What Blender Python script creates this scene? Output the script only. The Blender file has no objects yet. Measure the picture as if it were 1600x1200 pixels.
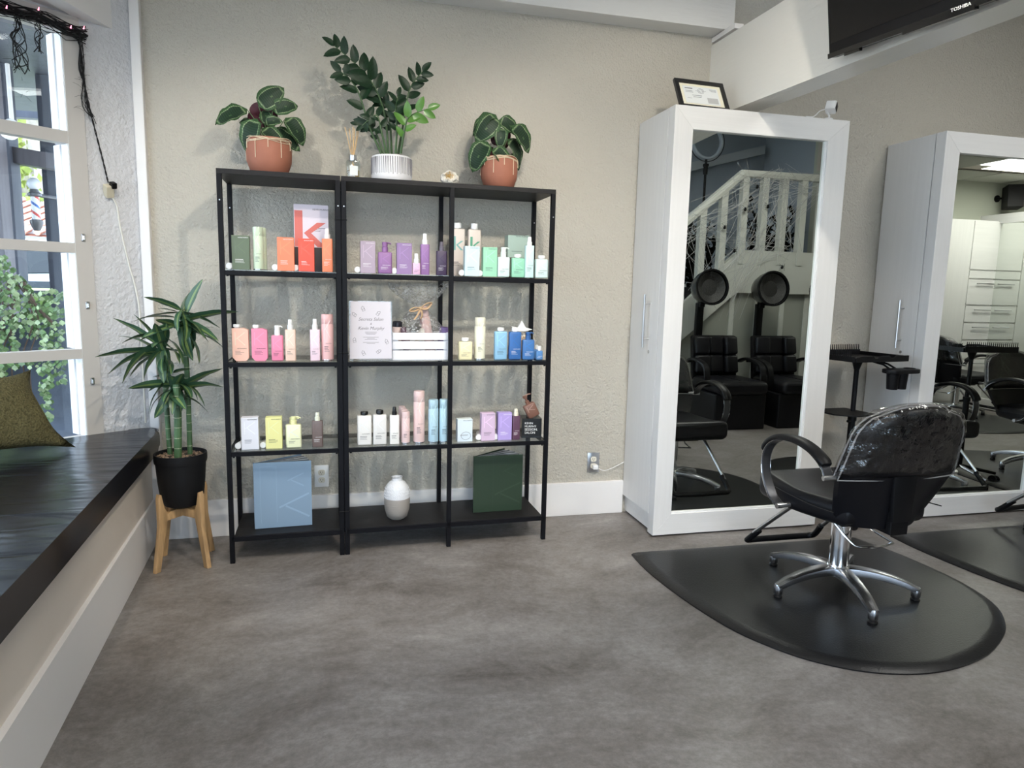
import bpy, bmesh, math, random
from mathutils import Vector, Matrix, Euler
random.seed(7)
PI=math.pi
S=bpy.context.scene
COL=S.collection
# ------------------------------------------------------------------ camera
C0=Vector((0.5245,-3.1616,1.2719)); YAW,PIT,ROL,FPX=0.2425,-0.139,0.0231,1057.05
_f=Vector((math.sin(YAW)*math.cos(PIT),math.cos(YAW)*math.cos(PIT),math.sin(PIT)))
_r=Vector((math.cos(YAW),-math.sin(YAW),0)); _u=_r.cross(_f)
R_=_r*math.cos(ROL)+_u*math.sin(ROL); U_=-_r*math.sin(ROL)+_u*math.cos(ROL)
cd=bpy.data.cameras.new('camera'); cam=bpy.data.objects.new('camera',cd); COL.objects.link(cam)
cd.sensor_width=36; cd.lens=36*FPX/1600; cd.clip_start=.02; cd.clip_end=200
M=Matrix.Identity(4)
for i in range(3):
    M[i][0]=R_[i]; M[i][1]=U_[i]; M[i][2]=-_f[i]; M[i][3]=C0[i]
cam.matrix_world=M; S.camera=cam
# ------------------------------------------------------------------ world, sun, lights, exposure
W=bpy.data.worlds.new('world'); S.world=W; W.use_nodes=True
wn=W.node_tree.nodes; wl=W.node_tree.links; wn.clear()
sky=wn.new('ShaderNodeTexSky'); sky.sky_type='HOSEK_WILKIE'; sky.turbidity=3.5; sky.ground_albedo=.35
sky.sun_direction=Vector((-.5,.55,.75)).normalized()
mixw=wn.new('ShaderNodeMixRGB'); mixw.inputs[0].default_value=.45; mixw.inputs[2].default_value=(.77,.88,1,1)
bgw=wn.new('ShaderNodeBackground'); bgw.inputs[1].default_value=8
ow=wn.new('ShaderNodeOutputWorld')
wl.new(sky.outputs[0],mixw.inputs[1]); wl.new(mixw.outputs[0],bgw.inputs[0]); wl.new(bgw.outputs[0],ow.inputs[0])
def light(name,kind,loc,target,energy,color,size=.3,sizey=None,spread=None):
    l=bpy.data.lights.new(name,kind); l.energy=energy; l.color=color
    if kind=='AREA':
        l.shape='RECTANGLE'; l.size=size; l.size_y=sizey or size
        if spread: l.spread=spread
    o=bpy.data.objects.new(name,l); COL.objects.link(o); o.location=loc
    d=Vector(target)-Vector(loc); o.rotation_euler=d.to_track_quat('-Z','Y').to_euler()
    return o
sun=light('sun','SUN',(-3,4,8),(0,0,0),9,(1,.95,.86)); sun.data.angle=.01
sun.rotation_euler=(-Vector((-.06,.76,.64))).to_track_quat('-Z','Y').to_euler()
WARM=(1,.92,.79)
light('ceiling_lamp_front','AREA',(1.35,-1.55,2.92),(1.35,-1.55,0),6,WARM,.25,.9)
light('ceiling_lamp_rear','AREA',(1.0,-3.9,2.92),(1.0,-3.9,0),30,WARM,.3,1.1)
light('ceiling_lamp_middle','AREA',(4.0,-1.7,3.13),(4.0,-1.7,0),14,(1,.98,.93),.6,1.2)
light('ceiling_lamp_far','AREA',(7.4,-2.42,2.60),(7.4,-2.42,0),26,(1,1,.9),1.1,.55); bpy.data.lights['ceiling_lamp_far'].energy=15
for nm_,loc_,tg_,en_ in (('track_lamp_centre',(1.25,-2.0,2.86),(.75,.35,.90),150),('track_lamp_right',(1.75,-2.1,2.86),(2.15,.1,1.40),170),('track_lamp_left',(-.20,-1.5,2.86),(.1,.35,.85),100)):
    q_=light(nm_,'SPOT',loc_,tg_,en_,WARM); q_.data.spot_size=1.22; q_.data.spot_blend=.6; q_.data.shadow_soft_size=.035
vs=S.view_settings; vs.view_transform='Standard'; vs.look='None'; vs.exposure=.50; vs.gamma=1; vs.use_curve_mapping=False

# ------------------------------------------------------------------ helpers
def pdir(x,y): return _f+R_*((x-800)/FPX)-U_*((y-600)/FPX)
def at(x,y,ax,v):
    d=pdir(x,y); i='xyz'.index(ax); return C0+d*((v-C0[i])/d[i])
MATS={}
def mat(name,col,rough=.5,metal=0,bump=0,bscale=60,alpha=None,var=0,vscale=3,stretch=None,coat=0,spec=None,trans=0,ior=None,emit=None,sheen=0,bdetail=3):
    if name in MATS: return MATS[name]
    m=bpy.data.materials.new(name); m.use_nodes=True; MATS[name]=m
    n=m.node_tree.nodes; l=m.node_tree.links; b=n['Principled BSDF']
    b.inputs['Base Color'].default_value=(*col,1); b.inputs['Roughness'].default_value=rough; b.inputs['Metallic'].default_value=metal
    if coat: b.inputs['Coat Weight'].default_value=coat; b.inputs['Coat Roughness'].default_value=.1
    if spec is not None: b.inputs['Specular IOR Level'].default_value=spec
    if trans: b.inputs['Transmission Weight'].default_value=trans
    if ior: b.inputs['IOR'].default_value=ior
    if sheen: b.inputs['Sheen Weight'].default_value=sheen
    if alpha is not None: b.inputs['Alpha'].default_value=alpha
    if emit: b.inputs['Emission Color'].default_value=(*emit[0],1); b.inputs['Emission Strength'].default_value=emit[1]
    if var or bump:
        tc=n.new('ShaderNodeTexCoord'); mp=n.new('ShaderNodeMapping'); l.new(tc.outputs['Object'],mp.inputs[0])
        if stretch: mp.inputs['Scale'].default_value=stretch
    if var:
        t=n.new('ShaderNodeTexNoise'); t.inputs['Scale'].default_value=vscale; t.inputs['Detail'].default_value=6
        l.new(mp.outputs[0],t.inputs[0]); r=n.new('ShaderNodeValToRGB'); l.new(t.outputs[0],r.inputs[0])
        r.color_ramp.elements[0].position=.3; r.color_ramp.elements[1].position=.7
        r.color_ramp.elements[0].color=(*[c*(1-var) for c in col],1); r.color_ramp.elements[1].color=(*[min(1,c*(1+var)) for c in col],1)
        l.new(r.outputs[0],b.inputs['Base Color'])
    if bump:
        t=n.new('ShaderNodeTexNoise'); t.inputs['Scale'].default_value=bscale; t.inputs['Detail'].default_value=bdetail
        l.new(mp.outputs[0],t.inputs[0]); bp=n.new('ShaderNodeBump'); bp.inputs['Strength'].default_value=bump; bp.inputs['Distance'].default_value=.01
        l.new(t.outputs[0],bp.inputs['Height']); l.new(bp.outputs[0],b.inputs['Normal'])
    return m
def glassmat(name,tint,refl_rough=0.0,base=.0,ior=1.5,haze=0,hazecol=(1,1,1)):
    m=bpy.data.materials.new(name); m.use_nodes=True; MATS[name]=m
    n=m.node_tree.nodes; l=m.node_tree.links; n.clear()
    o=n.new('ShaderNodeOutputMaterial'); t=n.new('ShaderNodeBsdfTransparent'); t.inputs[0].default_value=(*tint,1)
    g=n.new('ShaderNodeBsdfGlossy'); g.inputs['Roughness'].default_value=refl_rough
    fr=n.new('ShaderNodeFresnel'); fr.inputs[0].default_value=ior; mx=n.new('ShaderNodeMixShader')
    ad=n.new('ShaderNodeMath'); ad.operation='ADD'; ad.inputs[1].default_value=base; l.new(fr.outputs[0],ad.inputs[0])
    ge=n.new('ShaderNodeNewGeometry'); inv=n.new('ShaderNodeMath'); inv.operation='SUBTRACT'; inv.inputs[0].default_value=1; l.new(ge.outputs['Backfacing'],inv.inputs[1]); mu=n.new('ShaderNodeMath'); mu.operation='MULTIPLY'; mu.use_clamp=True; l.new(ad.outputs[0],mu.inputs[0]); l.new(inv.outputs[0],mu.inputs[1])
    l.new(mu.outputs[0],mx.inputs[0]); l.new(t.outputs[0],mx.inputs[1]); l.new(g.outputs[0],mx.inputs[2])
    last=mx
    if haze:
        d=n.new('ShaderNodeBsdfDiffuse'); d.inputs[0].default_value=(*hazecol,1); m2=n.new('ShaderNodeMixShader'); m2.inputs[0].default_value=haze
        l.new(mx.outputs[0],m2.inputs[1]); l.new(d.outputs[0],m2.inputs[2]); last=m2
    l.new(last.outputs[0],o.inputs[0]); return m
BM=bmesh.new
def xf(bm,verts,loc,rot):
    if rot: bmesh.ops.transform(bm,matrix=Euler(rot).to_matrix().to_4x4(),verts=verts)
    bmesh.ops.translate(bm,vec=loc,verts=verts)
def box(bm,c,s,rot=None,bev=0,seg=2,taper=None):
    r=bmesh.ops.create_cube(bm,size=1); v=r['verts']; bmesh.ops.scale(bm,vec=s,verts=v)
    if taper:
        for q in v:
            if q.co.z>0: q.co.x*=taper; q.co.y*=taper
    if bev:
        es=list({e for q in v for e in q.link_edges}); rr=bmesh.ops.bevel(bm,geom=es,offset=bev,segments=seg,affect='EDGES',profile=.5)
        v=list({q for f in rr['faces'] for q in f.verts}|{q for q in v if q.is_valid})
        isl=set(v); st=list(v)
        while st:
            q=st.pop()
            for e in q.link_edges:
                w=e.other_vert(q)
                if w not in isl: isl.add(w); st.append(w)
        v=list(isl)
    xf(bm,v,c,rot); return v
def bx(bm,x0,x1,y0,y1,z0,z1,bev=0): return box(bm,((x0+x1)/2,(y0+y1)/2,(z0+z1)/2),(abs(x1-x0),abs(y1-y0),abs(z1-z0)),bev=bev)
def lathe(bm,prof,n=24,loc=(0,0,0),rot=None,sy=1,caps=True):
    rings=[]; new=[]
    for r,z in prof:
        if r<1e-6:
            v=bm.verts.new((0,0,z)); rings.append([v]); new.append(v)
        else:
            ring=[bm.verts.new((r*math.cos(2*PI*i/n),sy*r*math.sin(2*PI*i/n),z)) for i in range(n)]; rings.append(ring); new+=ring
    for a,b in zip(rings,rings[1:]):
        for i in range(n):
            j=(i+1)%n
            if len(a)==1 and len(b)==1: continue
            if len(a)==1: bm.faces.new((a[0],b[j],b[i]))
            elif len(b)==1: bm.faces.new((a[i],a[j],b[0]))
            else: bm.faces.new((a[i],a[j],b[j],b[i]))
    if caps:
        if len(rings[0])>1: bm.faces.new(list(reversed(rings[0])))
        if len(rings[-1])>1: bm.faces.new(rings[-1])
    xf(bm,new,loc,rot); return new
def cyl(bm,a,b,r,n=12,r2=None,caps=True):
    a=Vector(a); b=Vector(b); d=b-a; L=d.length; q=d.to_track_quat('Z','Y').to_matrix().to_4x4()
    v=lathe(bm,[(r,0),(r if r2 is None else r2,L)],n,caps=caps); bmesh.ops.transform(bm,matrix=Matrix.Translation(a)@q,verts=v); return v
def tube(bm,pts,r,n=8,closed=False,flat=None,up=None):
    """swept tube; r number or list; flat=(a,b) half sizes for a rectangular/elliptic section"""
    P=[Vector(p) for p in pts]; m=len(P); rings=[]; prev=None
    for i,p in enumerate(P):
        t=(P[(i+1)%m]-P[i-1]) if closed else (P[min(i+1,m-1)]-P[max(i-1,0)])
        t.normalize()
        if up is not None: s=t.cross(Vector(up))
        elif prev is None: s=t.cross(Vector((0,0,1)));  s=s if s.length>1e-3 else t.cross(Vector((0,1,0)))
        else: s=prev-t*prev.dot(t)
        s.normalize(); prev=s; w=t.cross(s)
        rr=r[i] if isinstance(r,(list,tuple)) else r
        ring=[]
        for k in range(n):
            a=2*PI*k/n
            if flat:
                ca,sa=math.cos(a),math.sin(a); e=.45
                ring.append(bm.verts.new(p+s*(flat[0]*rr*math.copysign(abs(ca)**e,ca))+w*(flat[1]*rr*math.copysign(abs(sa)**e,sa))))
            else: ring.append(bm.verts.new(p+s*(rr*math.cos(a))+w*(rr*math.sin(a))))
        rings.append(ring)
    rg=list(zip(rings,rings[1:]))
    if closed: rg.append((rings[-1],rings[0]))
    for a,b in rg:
        for k in range(n):
            j=(k+1)%n; bm.faces.new((a[k],a[j],b[j],b[k]))
    if not closed: bm.faces.new(list(reversed(rings[0]))); bm.faces.new(rings[-1])
def curve(pts,k=6):
    P=[Vector(p) for p in pts]; out=[]
    for i in range(len(P)-1):
        p0=P[max(i-1,0)];p1=P[i];p2=P[i+1];p3=P[min(i+2,len(P)-1)]
        for j in range(k):
            t=j/k; out.append(.5*((2*p1)+(p2-p0)*t+(2*p0-5*p1+4*p2-p3)*t*t+(3*p1-p0-3*p2+p3)*t**3))
    out.append(P[-1]); return out
def prism(bm,poly,z0,z1,bev=0,seg=2,axis='z'):
    a=[bm.verts.new((x,y,z0)) for x,y in poly]; b=[bm.verts.new((x,y,z1)) for x,y in poly]; n=len(poly)
    bm.faces.new(list(reversed(a))); bm.faces.new(b)
    for i in range(n): bm.faces.new((a[i],a[(i+1)%n],b[(i+1)%n],b[i]))
    v=a+b
    if bev:
        es=[e for q in b for e in q.link_edges if e.verts[0] in b and e.verts[1] in b]+[e for q in a for e in q.link_edges if e.verts[0] in a and e.verts[1] in a]
        rr=bmesh.ops.bevel(bm,geom=list(set(es)),offset=bev,segments=seg,affect='EDGES',profile=.5)
        isl=set(rr['verts']); st=list(isl)
        while st:
            q=st.pop()
            for e in q.link_edges:
                w=e.other_vert(q)
                if w not in isl: isl.add(w); st.append(w)
        v=list(isl)
    if axis=='y':  # poly given in XZ, extrude along Y
        for q in v: q.co=Vector((q.co.x,q.co.z,q.co.y))
    if axis=='x':  # poly given in YZ, extrude along X
        for q in v: q.co=Vector((q.co.z,q.co.x,q.co.y))
    return v
def obj(name,bm,m,parent=None,smooth=35,kind=None):
    bmesh.ops.recalc_face_normals(bm,faces=bm.faces)
    me=bpy.data.meshes.new(name); bm.to_mesh(me); bm.free()
    for mm in (m if isinstance(m,(list,tuple)) else [m]): me.materials.append(mm)
    if smooth:
        for p in me.polygons: p.use_smooth=True
        try: me.set_sharp_from_angle(angle=math.radians(smooth))
        except Exception: pass
    o=bpy.data.objects.new(name,me); COL.objects.link(o)
    if parent: o.parent=parent
    if kind: o['kind']=kind
    return o
def tag(o,label,cat,group=None,kind=None):
    if label: o['label']=label
    if cat: o['category']=cat
    if group: o['group']=group
    if kind: o['kind']=kind
    return o
def thing(name,label,cat,loc=(0,0,0),rz=0,group=None,rot=None):
    o=bpy.data.objects.new(name,None); COL.objects.link(o); o.location=loc; o.rotation_euler=rot or (0,0,rz)
    o.empty_display_size=.05; return tag(o,label,cat,group)
def struct(name,bm,m,parent=None,smooth=0):
    o=obj(name,bm,m,parent,smooth)
    if not parent: o['kind']='structure'
    return o
def dup(root,loc,rz,label=None,group=None):
    r=root.copy(); COL.objects.link(r); r.location=loc; r.rotation_euler=(0,0,rz)
    if label: r['label']=label
    if group: r['group']=group
    for ch in list(root.children):
        c=ch.copy(); COL.objects.link(c); c.parent=r
        for g in ch.children:
            d=g.copy(); COL.objects.link(d); d.parent=c
    return r
def text(name,s,size,m,parent,loc,rot=(PI/2,0,0),align='LEFT',ext=.0002,sx=1,shear=0,lab=None):
    cu=bpy.data.curves.new(name,'FONT'); cu.body=s; cu.size=size; cu.align_x=align; cu.extrude=ext; cu.shear=shear; cu.resolution_u=2
    t=bpy.data.objects.new('tmp',cu); COL.objects.link(t); bpy.context.view_layer.update()
    me=bpy.data.meshes.new_from_object(t.evaluated_get(bpy.context.evaluated_depsgraph_get())); bpy.data.objects.remove(t); bpy.data.curves.remove(cu)
    me.materials.clear(); me.materials.append(m)
    o=bpy.data.objects.new(name,me); COL.objects.link(o); o.parent=parent; o.location=loc; o.rotation_euler=rot; o.scale=(sx,1,1); return o

# ------------------------------------------------------------------ materials
def wallmat(name,col,bump=.35,scale=70,rough=.75,spec=.35):
    m=bpy.data.materials.new(name); m.use_nodes=True; n=m.node_tree.nodes; l=m.node_tree.links; b=n['Principled BSDF']
    b.inputs['Base Color'].default_value=(*col,1); b.inputs['Roughness'].default_value=rough; b.inputs['Specular IOR Level'].default_value=spec
    tc=n.new('ShaderNodeTexCoord'); t=n.new('ShaderNodeTexNoise'); t.inputs['Scale'].default_value=scale; t.inputs['Detail'].default_value=3; t.inputs['Roughness'].default_value=.55
    t2=n.new('ShaderNodeTexNoise'); t2.inputs['Scale'].default_value=scale*.18; t2.inputs['Detail'].default_value=2
    l.new(tc.outputs['Object'],t.inputs[0]); l.new(tc.outputs['Object'],t2.inputs[0])
    ad=n.new('ShaderNodeMath'); ad.operation='MULTIPLY_ADD'; l.new(t2.outputs[0],ad.inputs[0]); ad.inputs[1].default_value=.8; l.new(t.outputs[0],ad.inputs[2])
    bp=n.new('ShaderNodeBump'); bp.inputs['Strength'].default_value=bump; bp.inputs['Distance'].default_value=.012
    l.new(ad.outputs[0],bp.inputs['Height']); l.new(bp.outputs[0],b.inputs['Normal']); return m
M_wall=wallmat('cream_stucco',(.52,.488,.425),.85,95,.6,.4)
M_bay=wallmat('white_stucco',(.62,.62,.64),.8,50,.5,.5)
M_ceil=mat('white_painted_wood',(.72,.71,.69),.5,bump=.25,bscale=12,stretch=(1,6,6))
M_trim=mat('white_trim_paint',(.80,.78,.77),.35,bump=.05,bscale=30)
M_beige=mat('beige_trim_paint',(.68,.61,.54),.45,bump=.08,bscale=25)
M_header=mat('painted_beam',(.80,.78,.73),.28,bump=.22,bscale=9,stretch=(8,1.2,8),coat=.2)
M_tile=mat('ceiling_tile',(.50,.51,.45),.9,bump=.2,bscale=120)
M_wall2=wallmat('greenish_wall',(.46,.48,.41),.2,90,.8,.2)
M_walldaylight=wallmat('daylight_tinted_wall',(.33,.38,.44),.15,60,.8,.2)  # bluish daylight bounce is put into this wall colour
def grainmat(name,col,stretch,a=.05):
    return mat(name,col,.42,var=a,vscale=9,stretch=stretch,bump=.07,bscale=30)
M_grainV=grainmat('whitewashed_grain_vertical',(.74,.73,.72),(5,5,.25),.022)
M_grainH=grainmat('whitewashed_grain_horizontal',(.76,.75,.74),(.25,5,5),.025)
M_black=mat('black_powder_steel',(.006,.006,.008),.45,spec=.14)
M_blackwood=mat('black_brown_board',(.009,.008,.009),.5,spec=.25,bump=.1,bscale=20,stretch=(1,12,12))
M_blackpl=mat('black_plastic',(.006,.006,.007),.42,spec=.2)
M_leather=mat('black_vinyl',(.007,.007,.009),.36,bump=.05,bscale=200,spec=.25)
M_chrome=mat('chrome',(.80,.81,.83),.10,1)
M_steel=mat('brushed_steel',(.55,.55,.56),.28,1)
M_alu=mat('satin_aluminium',(.60,.61,.64),.25,1)
M_white=mat('white_plastic',(.86,.86,.86),.35)
M_mirror=mat('mirror_silver',(.80,.83,.79),.0,1)
M_dark=mat('dark_print',(.03,.03,.035),.6)
M_terra=mat('terracotta',(.33,.125,.078),.7,bump=.08,bscale=60,var=.12,vscale=8)
M_wood=mat('light_bamboo_wood',(.45,.285,.14),.45,var=.22,vscale=8,stretch=(9,9,1.2))
M_glass=glassmat('window_glass',(.93,.96,.98),base=.015)
M_shelfglass=glassmat('shelf_glass',(.95,.97,.965),base=.03)
M_cello=glassmat('cellophane',(.97,.97,.97),.08,.10)
def cellocr(name,tint=(.93,.93,.93),bs=14,base=.05,strength=.6):
    m=glassmat(name,tint,.12,base); n=m.node_tree.nodes; l=m.node_tree.links
    tc=n.new('ShaderNodeTexCoord'); t=n.new('ShaderNodeTexNoise'); t.inputs['Scale'].default_value=bs; t.inputs['Detail'].default_value=4; l.new(tc.outputs['Object'],t.inputs[0])
    bp=n.new('ShaderNodeBump'); bp.inputs['Strength'].default_value=strength; bp.inputs['Distance'].default_value=.05; l.new(t.outputs[0],bp.inputs['Height'])
    for q in n:
        if q.type in('BSDF_GLOSSY','FRESNEL'): l.new(bp.outputs[0],q.inputs['Normal'])
    return m
M_cello=cellocr('crinkled_cellophane',bs=45,base=.16,strength=1)
def add_crease_glints(m):  # white streaks along the crinkles, painted in as sparkle highlights
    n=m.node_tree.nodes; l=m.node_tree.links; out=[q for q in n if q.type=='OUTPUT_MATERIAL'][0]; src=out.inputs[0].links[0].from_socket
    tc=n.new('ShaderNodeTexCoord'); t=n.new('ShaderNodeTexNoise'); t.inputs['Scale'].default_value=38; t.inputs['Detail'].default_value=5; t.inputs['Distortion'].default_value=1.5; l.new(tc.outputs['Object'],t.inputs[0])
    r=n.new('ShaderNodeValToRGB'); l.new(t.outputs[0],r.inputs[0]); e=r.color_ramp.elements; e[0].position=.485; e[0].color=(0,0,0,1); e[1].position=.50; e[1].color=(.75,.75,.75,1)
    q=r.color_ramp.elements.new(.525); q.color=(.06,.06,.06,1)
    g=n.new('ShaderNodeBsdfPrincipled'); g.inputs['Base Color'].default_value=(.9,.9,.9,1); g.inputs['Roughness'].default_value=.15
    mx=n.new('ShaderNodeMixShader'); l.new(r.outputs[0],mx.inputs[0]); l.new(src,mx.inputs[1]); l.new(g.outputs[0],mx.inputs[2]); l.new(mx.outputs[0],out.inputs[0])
add_crease_glints(M_cello)
M_cover=cellocr('clear_chair_cover',(.82,.82,.82),9,.035,.7)

# concrete floor
def floormat():
    m=bpy.data.materials.new('troweled_concrete'); m.use_nodes=True; n=m.node_tree.nodes; l=m.node_tree.links; b=n['Principled BSDF']
    tc=n.new('ShaderNodeTexCoord')
    w=n.new('ShaderNodeTexNoise'); w.inputs['Scale'].default_value=.8; w.inputs['Detail'].default_value=2; l.new(tc.outputs['Object'],w.inputs[0])
    add=n.new('ShaderNodeVectorMath'); add.operation='MULTIPLY_ADD'; l.new(w.outputs['Color'],add.inputs[0]); add.inputs[1].default_value=(.75,.75,0); l.new(tc.outputs['Object'],add.inputs[2])
    mp=n.new('ShaderNodeMapping'); mp.inputs['Scale'].default_value=(1.0,1.7,1); mp.inputs['Rotation'].default_value=(0,0,.35); l.new(add.outputs[0],mp.inputs[0])
    t1=n.new('ShaderNodeTexNoise'); t1.inputs['Scale'].default_value=1.9; t1.inputs['Detail'].default_value=12; t1.inputs['Roughness'].default_value=.68; l.new(mp.outputs[0],t1.inputs[0])
    t2=n.new('ShaderNodeTexNoise'); t2.inputs['Scale'].default_value=9; t2.inputs['Detail'].default_value=14; t2.inputs['Roughness'].default_value=.85; l.new(mp.outputs[0],t2.inputs[0])
    mx=n.new('ShaderNodeMath'); mx.operation='MULTIPLY_ADD'; l.new(t2.outputs[0],mx.inputs[0]); mx.inputs[1].default_value=1.0
    l.new(t1.outputs[0],mx.inputs[2])
    wv=n.new('ShaderNodeTexWave'); wv.wave_type='RINGS'; wv.rings_direction='Z'; wv.inputs['Scale'].default_value=.42; wv.inputs['Distortion'].default_value=9; wv.inputs['Detail'].default_value=6; wv.inputs['Detail Scale'].default_value=1.3; wv.inputs['Detail Roughness'].default_value=.65
    mo=n.new('ShaderNodeMapping'); mo.inputs['Location'].default_value=(-.8,1.9,0); l.new(tc.outputs['Object'],mo.inputs[0]); l.new(mo.outputs[0],wv.inputs[0])
    m9=n.new('ShaderNodeMath'); m9.operation='MULTIPLY_ADD'; l.new(wv.outputs['Fac'],m9.inputs[0]); m9.inputs[1].default_value=.10; m9.inputs[2].default_value=-.05
    m8=n.new('ShaderNodeMath'); m8.operation='ADD'; l.new(mx.outputs[0],m8.inputs[0]); l.new(m9.outputs[0],m8.inputs[1])
    m7=n.new('ShaderNodeMath'); m7.operation='MULTIPLY'; m7.inputs[1].default_value=.5; l.new(m8.outputs[0],m7.inputs[0])
    r=n.new('ShaderNodeValToRGB'); l.new(m7.outputs[0],r.inputs[0]); cr=r.color_ramp
    cr.elements[0].position=.37; cr.elements[0].color=(.092,.080,.070,1); cr.elements[1].position=.64; cr.elements[1].color=(.30,.28,.268,1)
    e=cr.elements.new(.46); e.color=(.165,.148,.137,1); e=cr.elements.new(.53); e.color=(.205,.188,.180,1)
    sp=n.new('ShaderNodeTexNoise'); sp.inputs['Scale'].default_value=42; sp.inputs['Detail'].default_value=8; sp.inputs['Roughness'].default_value=.8; l.new(tc.outputs['Object'],sp.inputs[0])
    sm=n.new('ShaderNodeMapRange'); l.new(sp.outputs[0],sm.inputs[0]); sm.inputs[1].default_value=.35; sm.inputs[2].default_value=.65; sm.inputs[3].default_value=.80; sm.inputs[4].default_value=1.20
    vm=n.new('ShaderNodeVectorMath'); vm.operation='SCALE'; l.new(r.outputs[0],vm.inputs[0]); l.new(sm.outputs[0],vm.inputs['Scale'])
    l.new(vm.outputs[0],b.inputs['Base Color'])
    rr=n.new('ShaderNodeMapRange'); l.new(t2.outputs[0],rr.inputs[0]); rr.inputs[3].default_value=.30; rr.inputs[4].default_value=.55; l.new(rr.outputs[0],b.inputs['Roughness'])
    bp=n.new('ShaderNodeBump'); bp.inputs['Strength'].default_value=.12; bp.inputs['Distance'].default_value=.004; l.new(t2.outputs[0],bp.inputs['Height']); l.new(bp.outputs[0],b.inputs['Normal'])
    b.inputs['Specular IOR Level'].default_value=.5
    return m
M_floor=floormat()

# ------------------------------------------------------------------ room shell
WY=.3846
bm=BM(); bx(bm,-1.6,9.0,-6.0,WY+.15,-.1,0); struct('floor',bm,M_floor)
bm=BM(); bx(bm,-.46,9.0,WY,WY+.15,0,3.35); struct('wall_back',bm,M_wall)
bm=BM(); bx(bm,-.353,2.075,WY-.016,WY+.01,0,.192,bev=.003); struct('baseboard_back',bm,M_trim)
bm=BM(); bx(bm,3.06,3.668,WY-.016,WY+.01,0,.192,bev=.003); struct('baseboard_between',bm,M_trim)
bm=BM(); bx(bm,-1.6,9.0,-6.15,-6.0,2.45,3.35); bx(bm,-1.6,9.0,-6.15,-6.0,0,.35); bx(bm,2.35,9.0,-6.15,-6.0,.35,2.45); bx(bm,-1.6,-1.1,-6.15,-6.0,.35,2.45); struct('wall_rear',bm,M_wall2)
w3=thing('window_rear_added',None,None); w3['kind']='structure'  # unseen glazing behind the camera, added to bring in daylight fill
for x in (-1.1,.02,1.16,2.29):
    bm=BM(); bx(bm,x,x+.06,-6.12,-6.02,.35,2.45); obj('stile',bm,M_beige,w3,0)
bm=BM(); bx(bm,-1.1,2.35,-6.08,-6.075,.35,2.45); obj('pane',bm,M_glass,w3,0)
bm=BM(); bx(bm,8.9,9.05,-6,WY,0,3.35); struct('wall_right',bm,M_wall2)
bm=BM(); bx(bm,-1.6,2.5,-6.0,WY,2.98,3.1); struct('ceiling',bm,M_ceil)
bm=BM(); bx(bm,2.5,5.62,-6.0,WY,3.2,3.3); struct('ceiling_middle',bm,M_ceil)
bm=BM(); bx(bm,5.6,9.0,-3.6,WY,2.66,2.75); struct('ceiling_dropped',bm,M_beige)
bm=BM(); bx(bm,5.6,5.64,-3.6,WY,2.64,3.3); struct('wall_fascia',bm,M_wall)
# post in the corner beside the bay window
bm=BM(); bx(bm,-.395,-.353,.350,WY+.02,0,2.98,bev=.004); bx(bm,-.455,-.353,.335,.36,0,.48); struct('trim_1',bm,M_trim)
# beam along the back wall, header beam
bm=BM(); bx(bm,-.6,2.535,.262,WY+.01,2.655,2.98); struct('trim_2',bm,M_ceil)
hb=BM(); pr=[]
for y in (WY+.01,-1.8,-6.0):
    ye=max(y,-1.8); pr.append([hb.verts.new((x,y,z)) for x,z in ((2.478,2.213+.034*ye),(2.640,2.2205+.032*ye),(2.640,2.60),(2.478,2.606+.015*ye))])
for a,b in zip(pr,pr[1:]):
    for i in range(4): hb.faces.new((a[i],a[(i+1)%4],b[(i+1)%4],b[i]))
hb.faces.new(pr[0]); hb.faces.new(pr[-1])
struct('trim_3',hb,M_header)
bm=BM(); bx(bm,2.478,2.53,.16,WY,2.625,2.65); struct('trim_4',bm,M_trim)
# stair side walls
bm=BM(); bx(bm,5.6,9.0,-3.65,-3.5,0,3.3); struct('wall_opposite',bm,M_wall2)
bm=BM(); bx(bm,5.6,5.75,-6,-3.65,0,3.3); struct('wall_stair_end',bm,M_walldaylight)
bm=BM(); bx(bm,2.2,5.6,-4.75,-4.6,0,3.3); struct('wall_stair_back',bm,M_walldaylight)

# ---- bay window: angled panel from the corner post
P0=Vector((-.435,.34,0)); D_=Vector((-.749,-.6626,0)); N_=Vector((-.6626,.749,0))   # along the panel, outward
def panel_box(bm,s0,s1,o0,o1,z0,z1,bev=0):
    v=bx(bm,s0,s1,o0,o1,z0,z1,bev)
    for q in v:
        c=q.co; q.co=P0+D_*c.x+N_*c.y+Vector((0,0,c.z))
def on_panel(s,z,o=0): return P0+D_*s+N_*o+Vector((0,0,z))
PL=.95
bm=BM(); panel_box(bm,-.062,.172,0,.12,0,2.98); struct('wall_bay_corner',bm,M_bay)
bm=BM(); panel_box(bm,.172,PL,0,.12,0,.56); struct('wall_bay_sill',bm,M_bay)
bm=BM(); panel_box(bm,.172,PL,0,.12,2.345,2.98); struct('wall_bay_top',bm,M_bay)
bm=BM(); panel_box(bm,.87,PL+.05,0,.12,.5,2.4); struct('trim_5',bm,M_beige)
M_win=mat('window_frame_paint',(.52,.49,.46),.5,bump=.1,bscale=20)
M_winw=mat('window_sash_white',(.86,.89,.93),.45,bump=.15,bscale=40,stretch=(4,4,1))
w1=thing('window_1',None,None); w1['kind']='structure'
def wpart(name,args,m):
    bm=BM(); panel_box(bm,*args); return obj(name,bm,m,w1,0)
wpart('stile',(.168,.236,-.012,.05,.52,2.36),M_win); wpart('stile',(.80,.87,-.012,.05,.52,2.36),M_win)
wpart('top_rail',(.236,.80,-.012,.05,2.29,2.36),M_win); wpart('bottom_rail',(.236,.80,-.012,.05,.52,.575),M_win)
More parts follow.
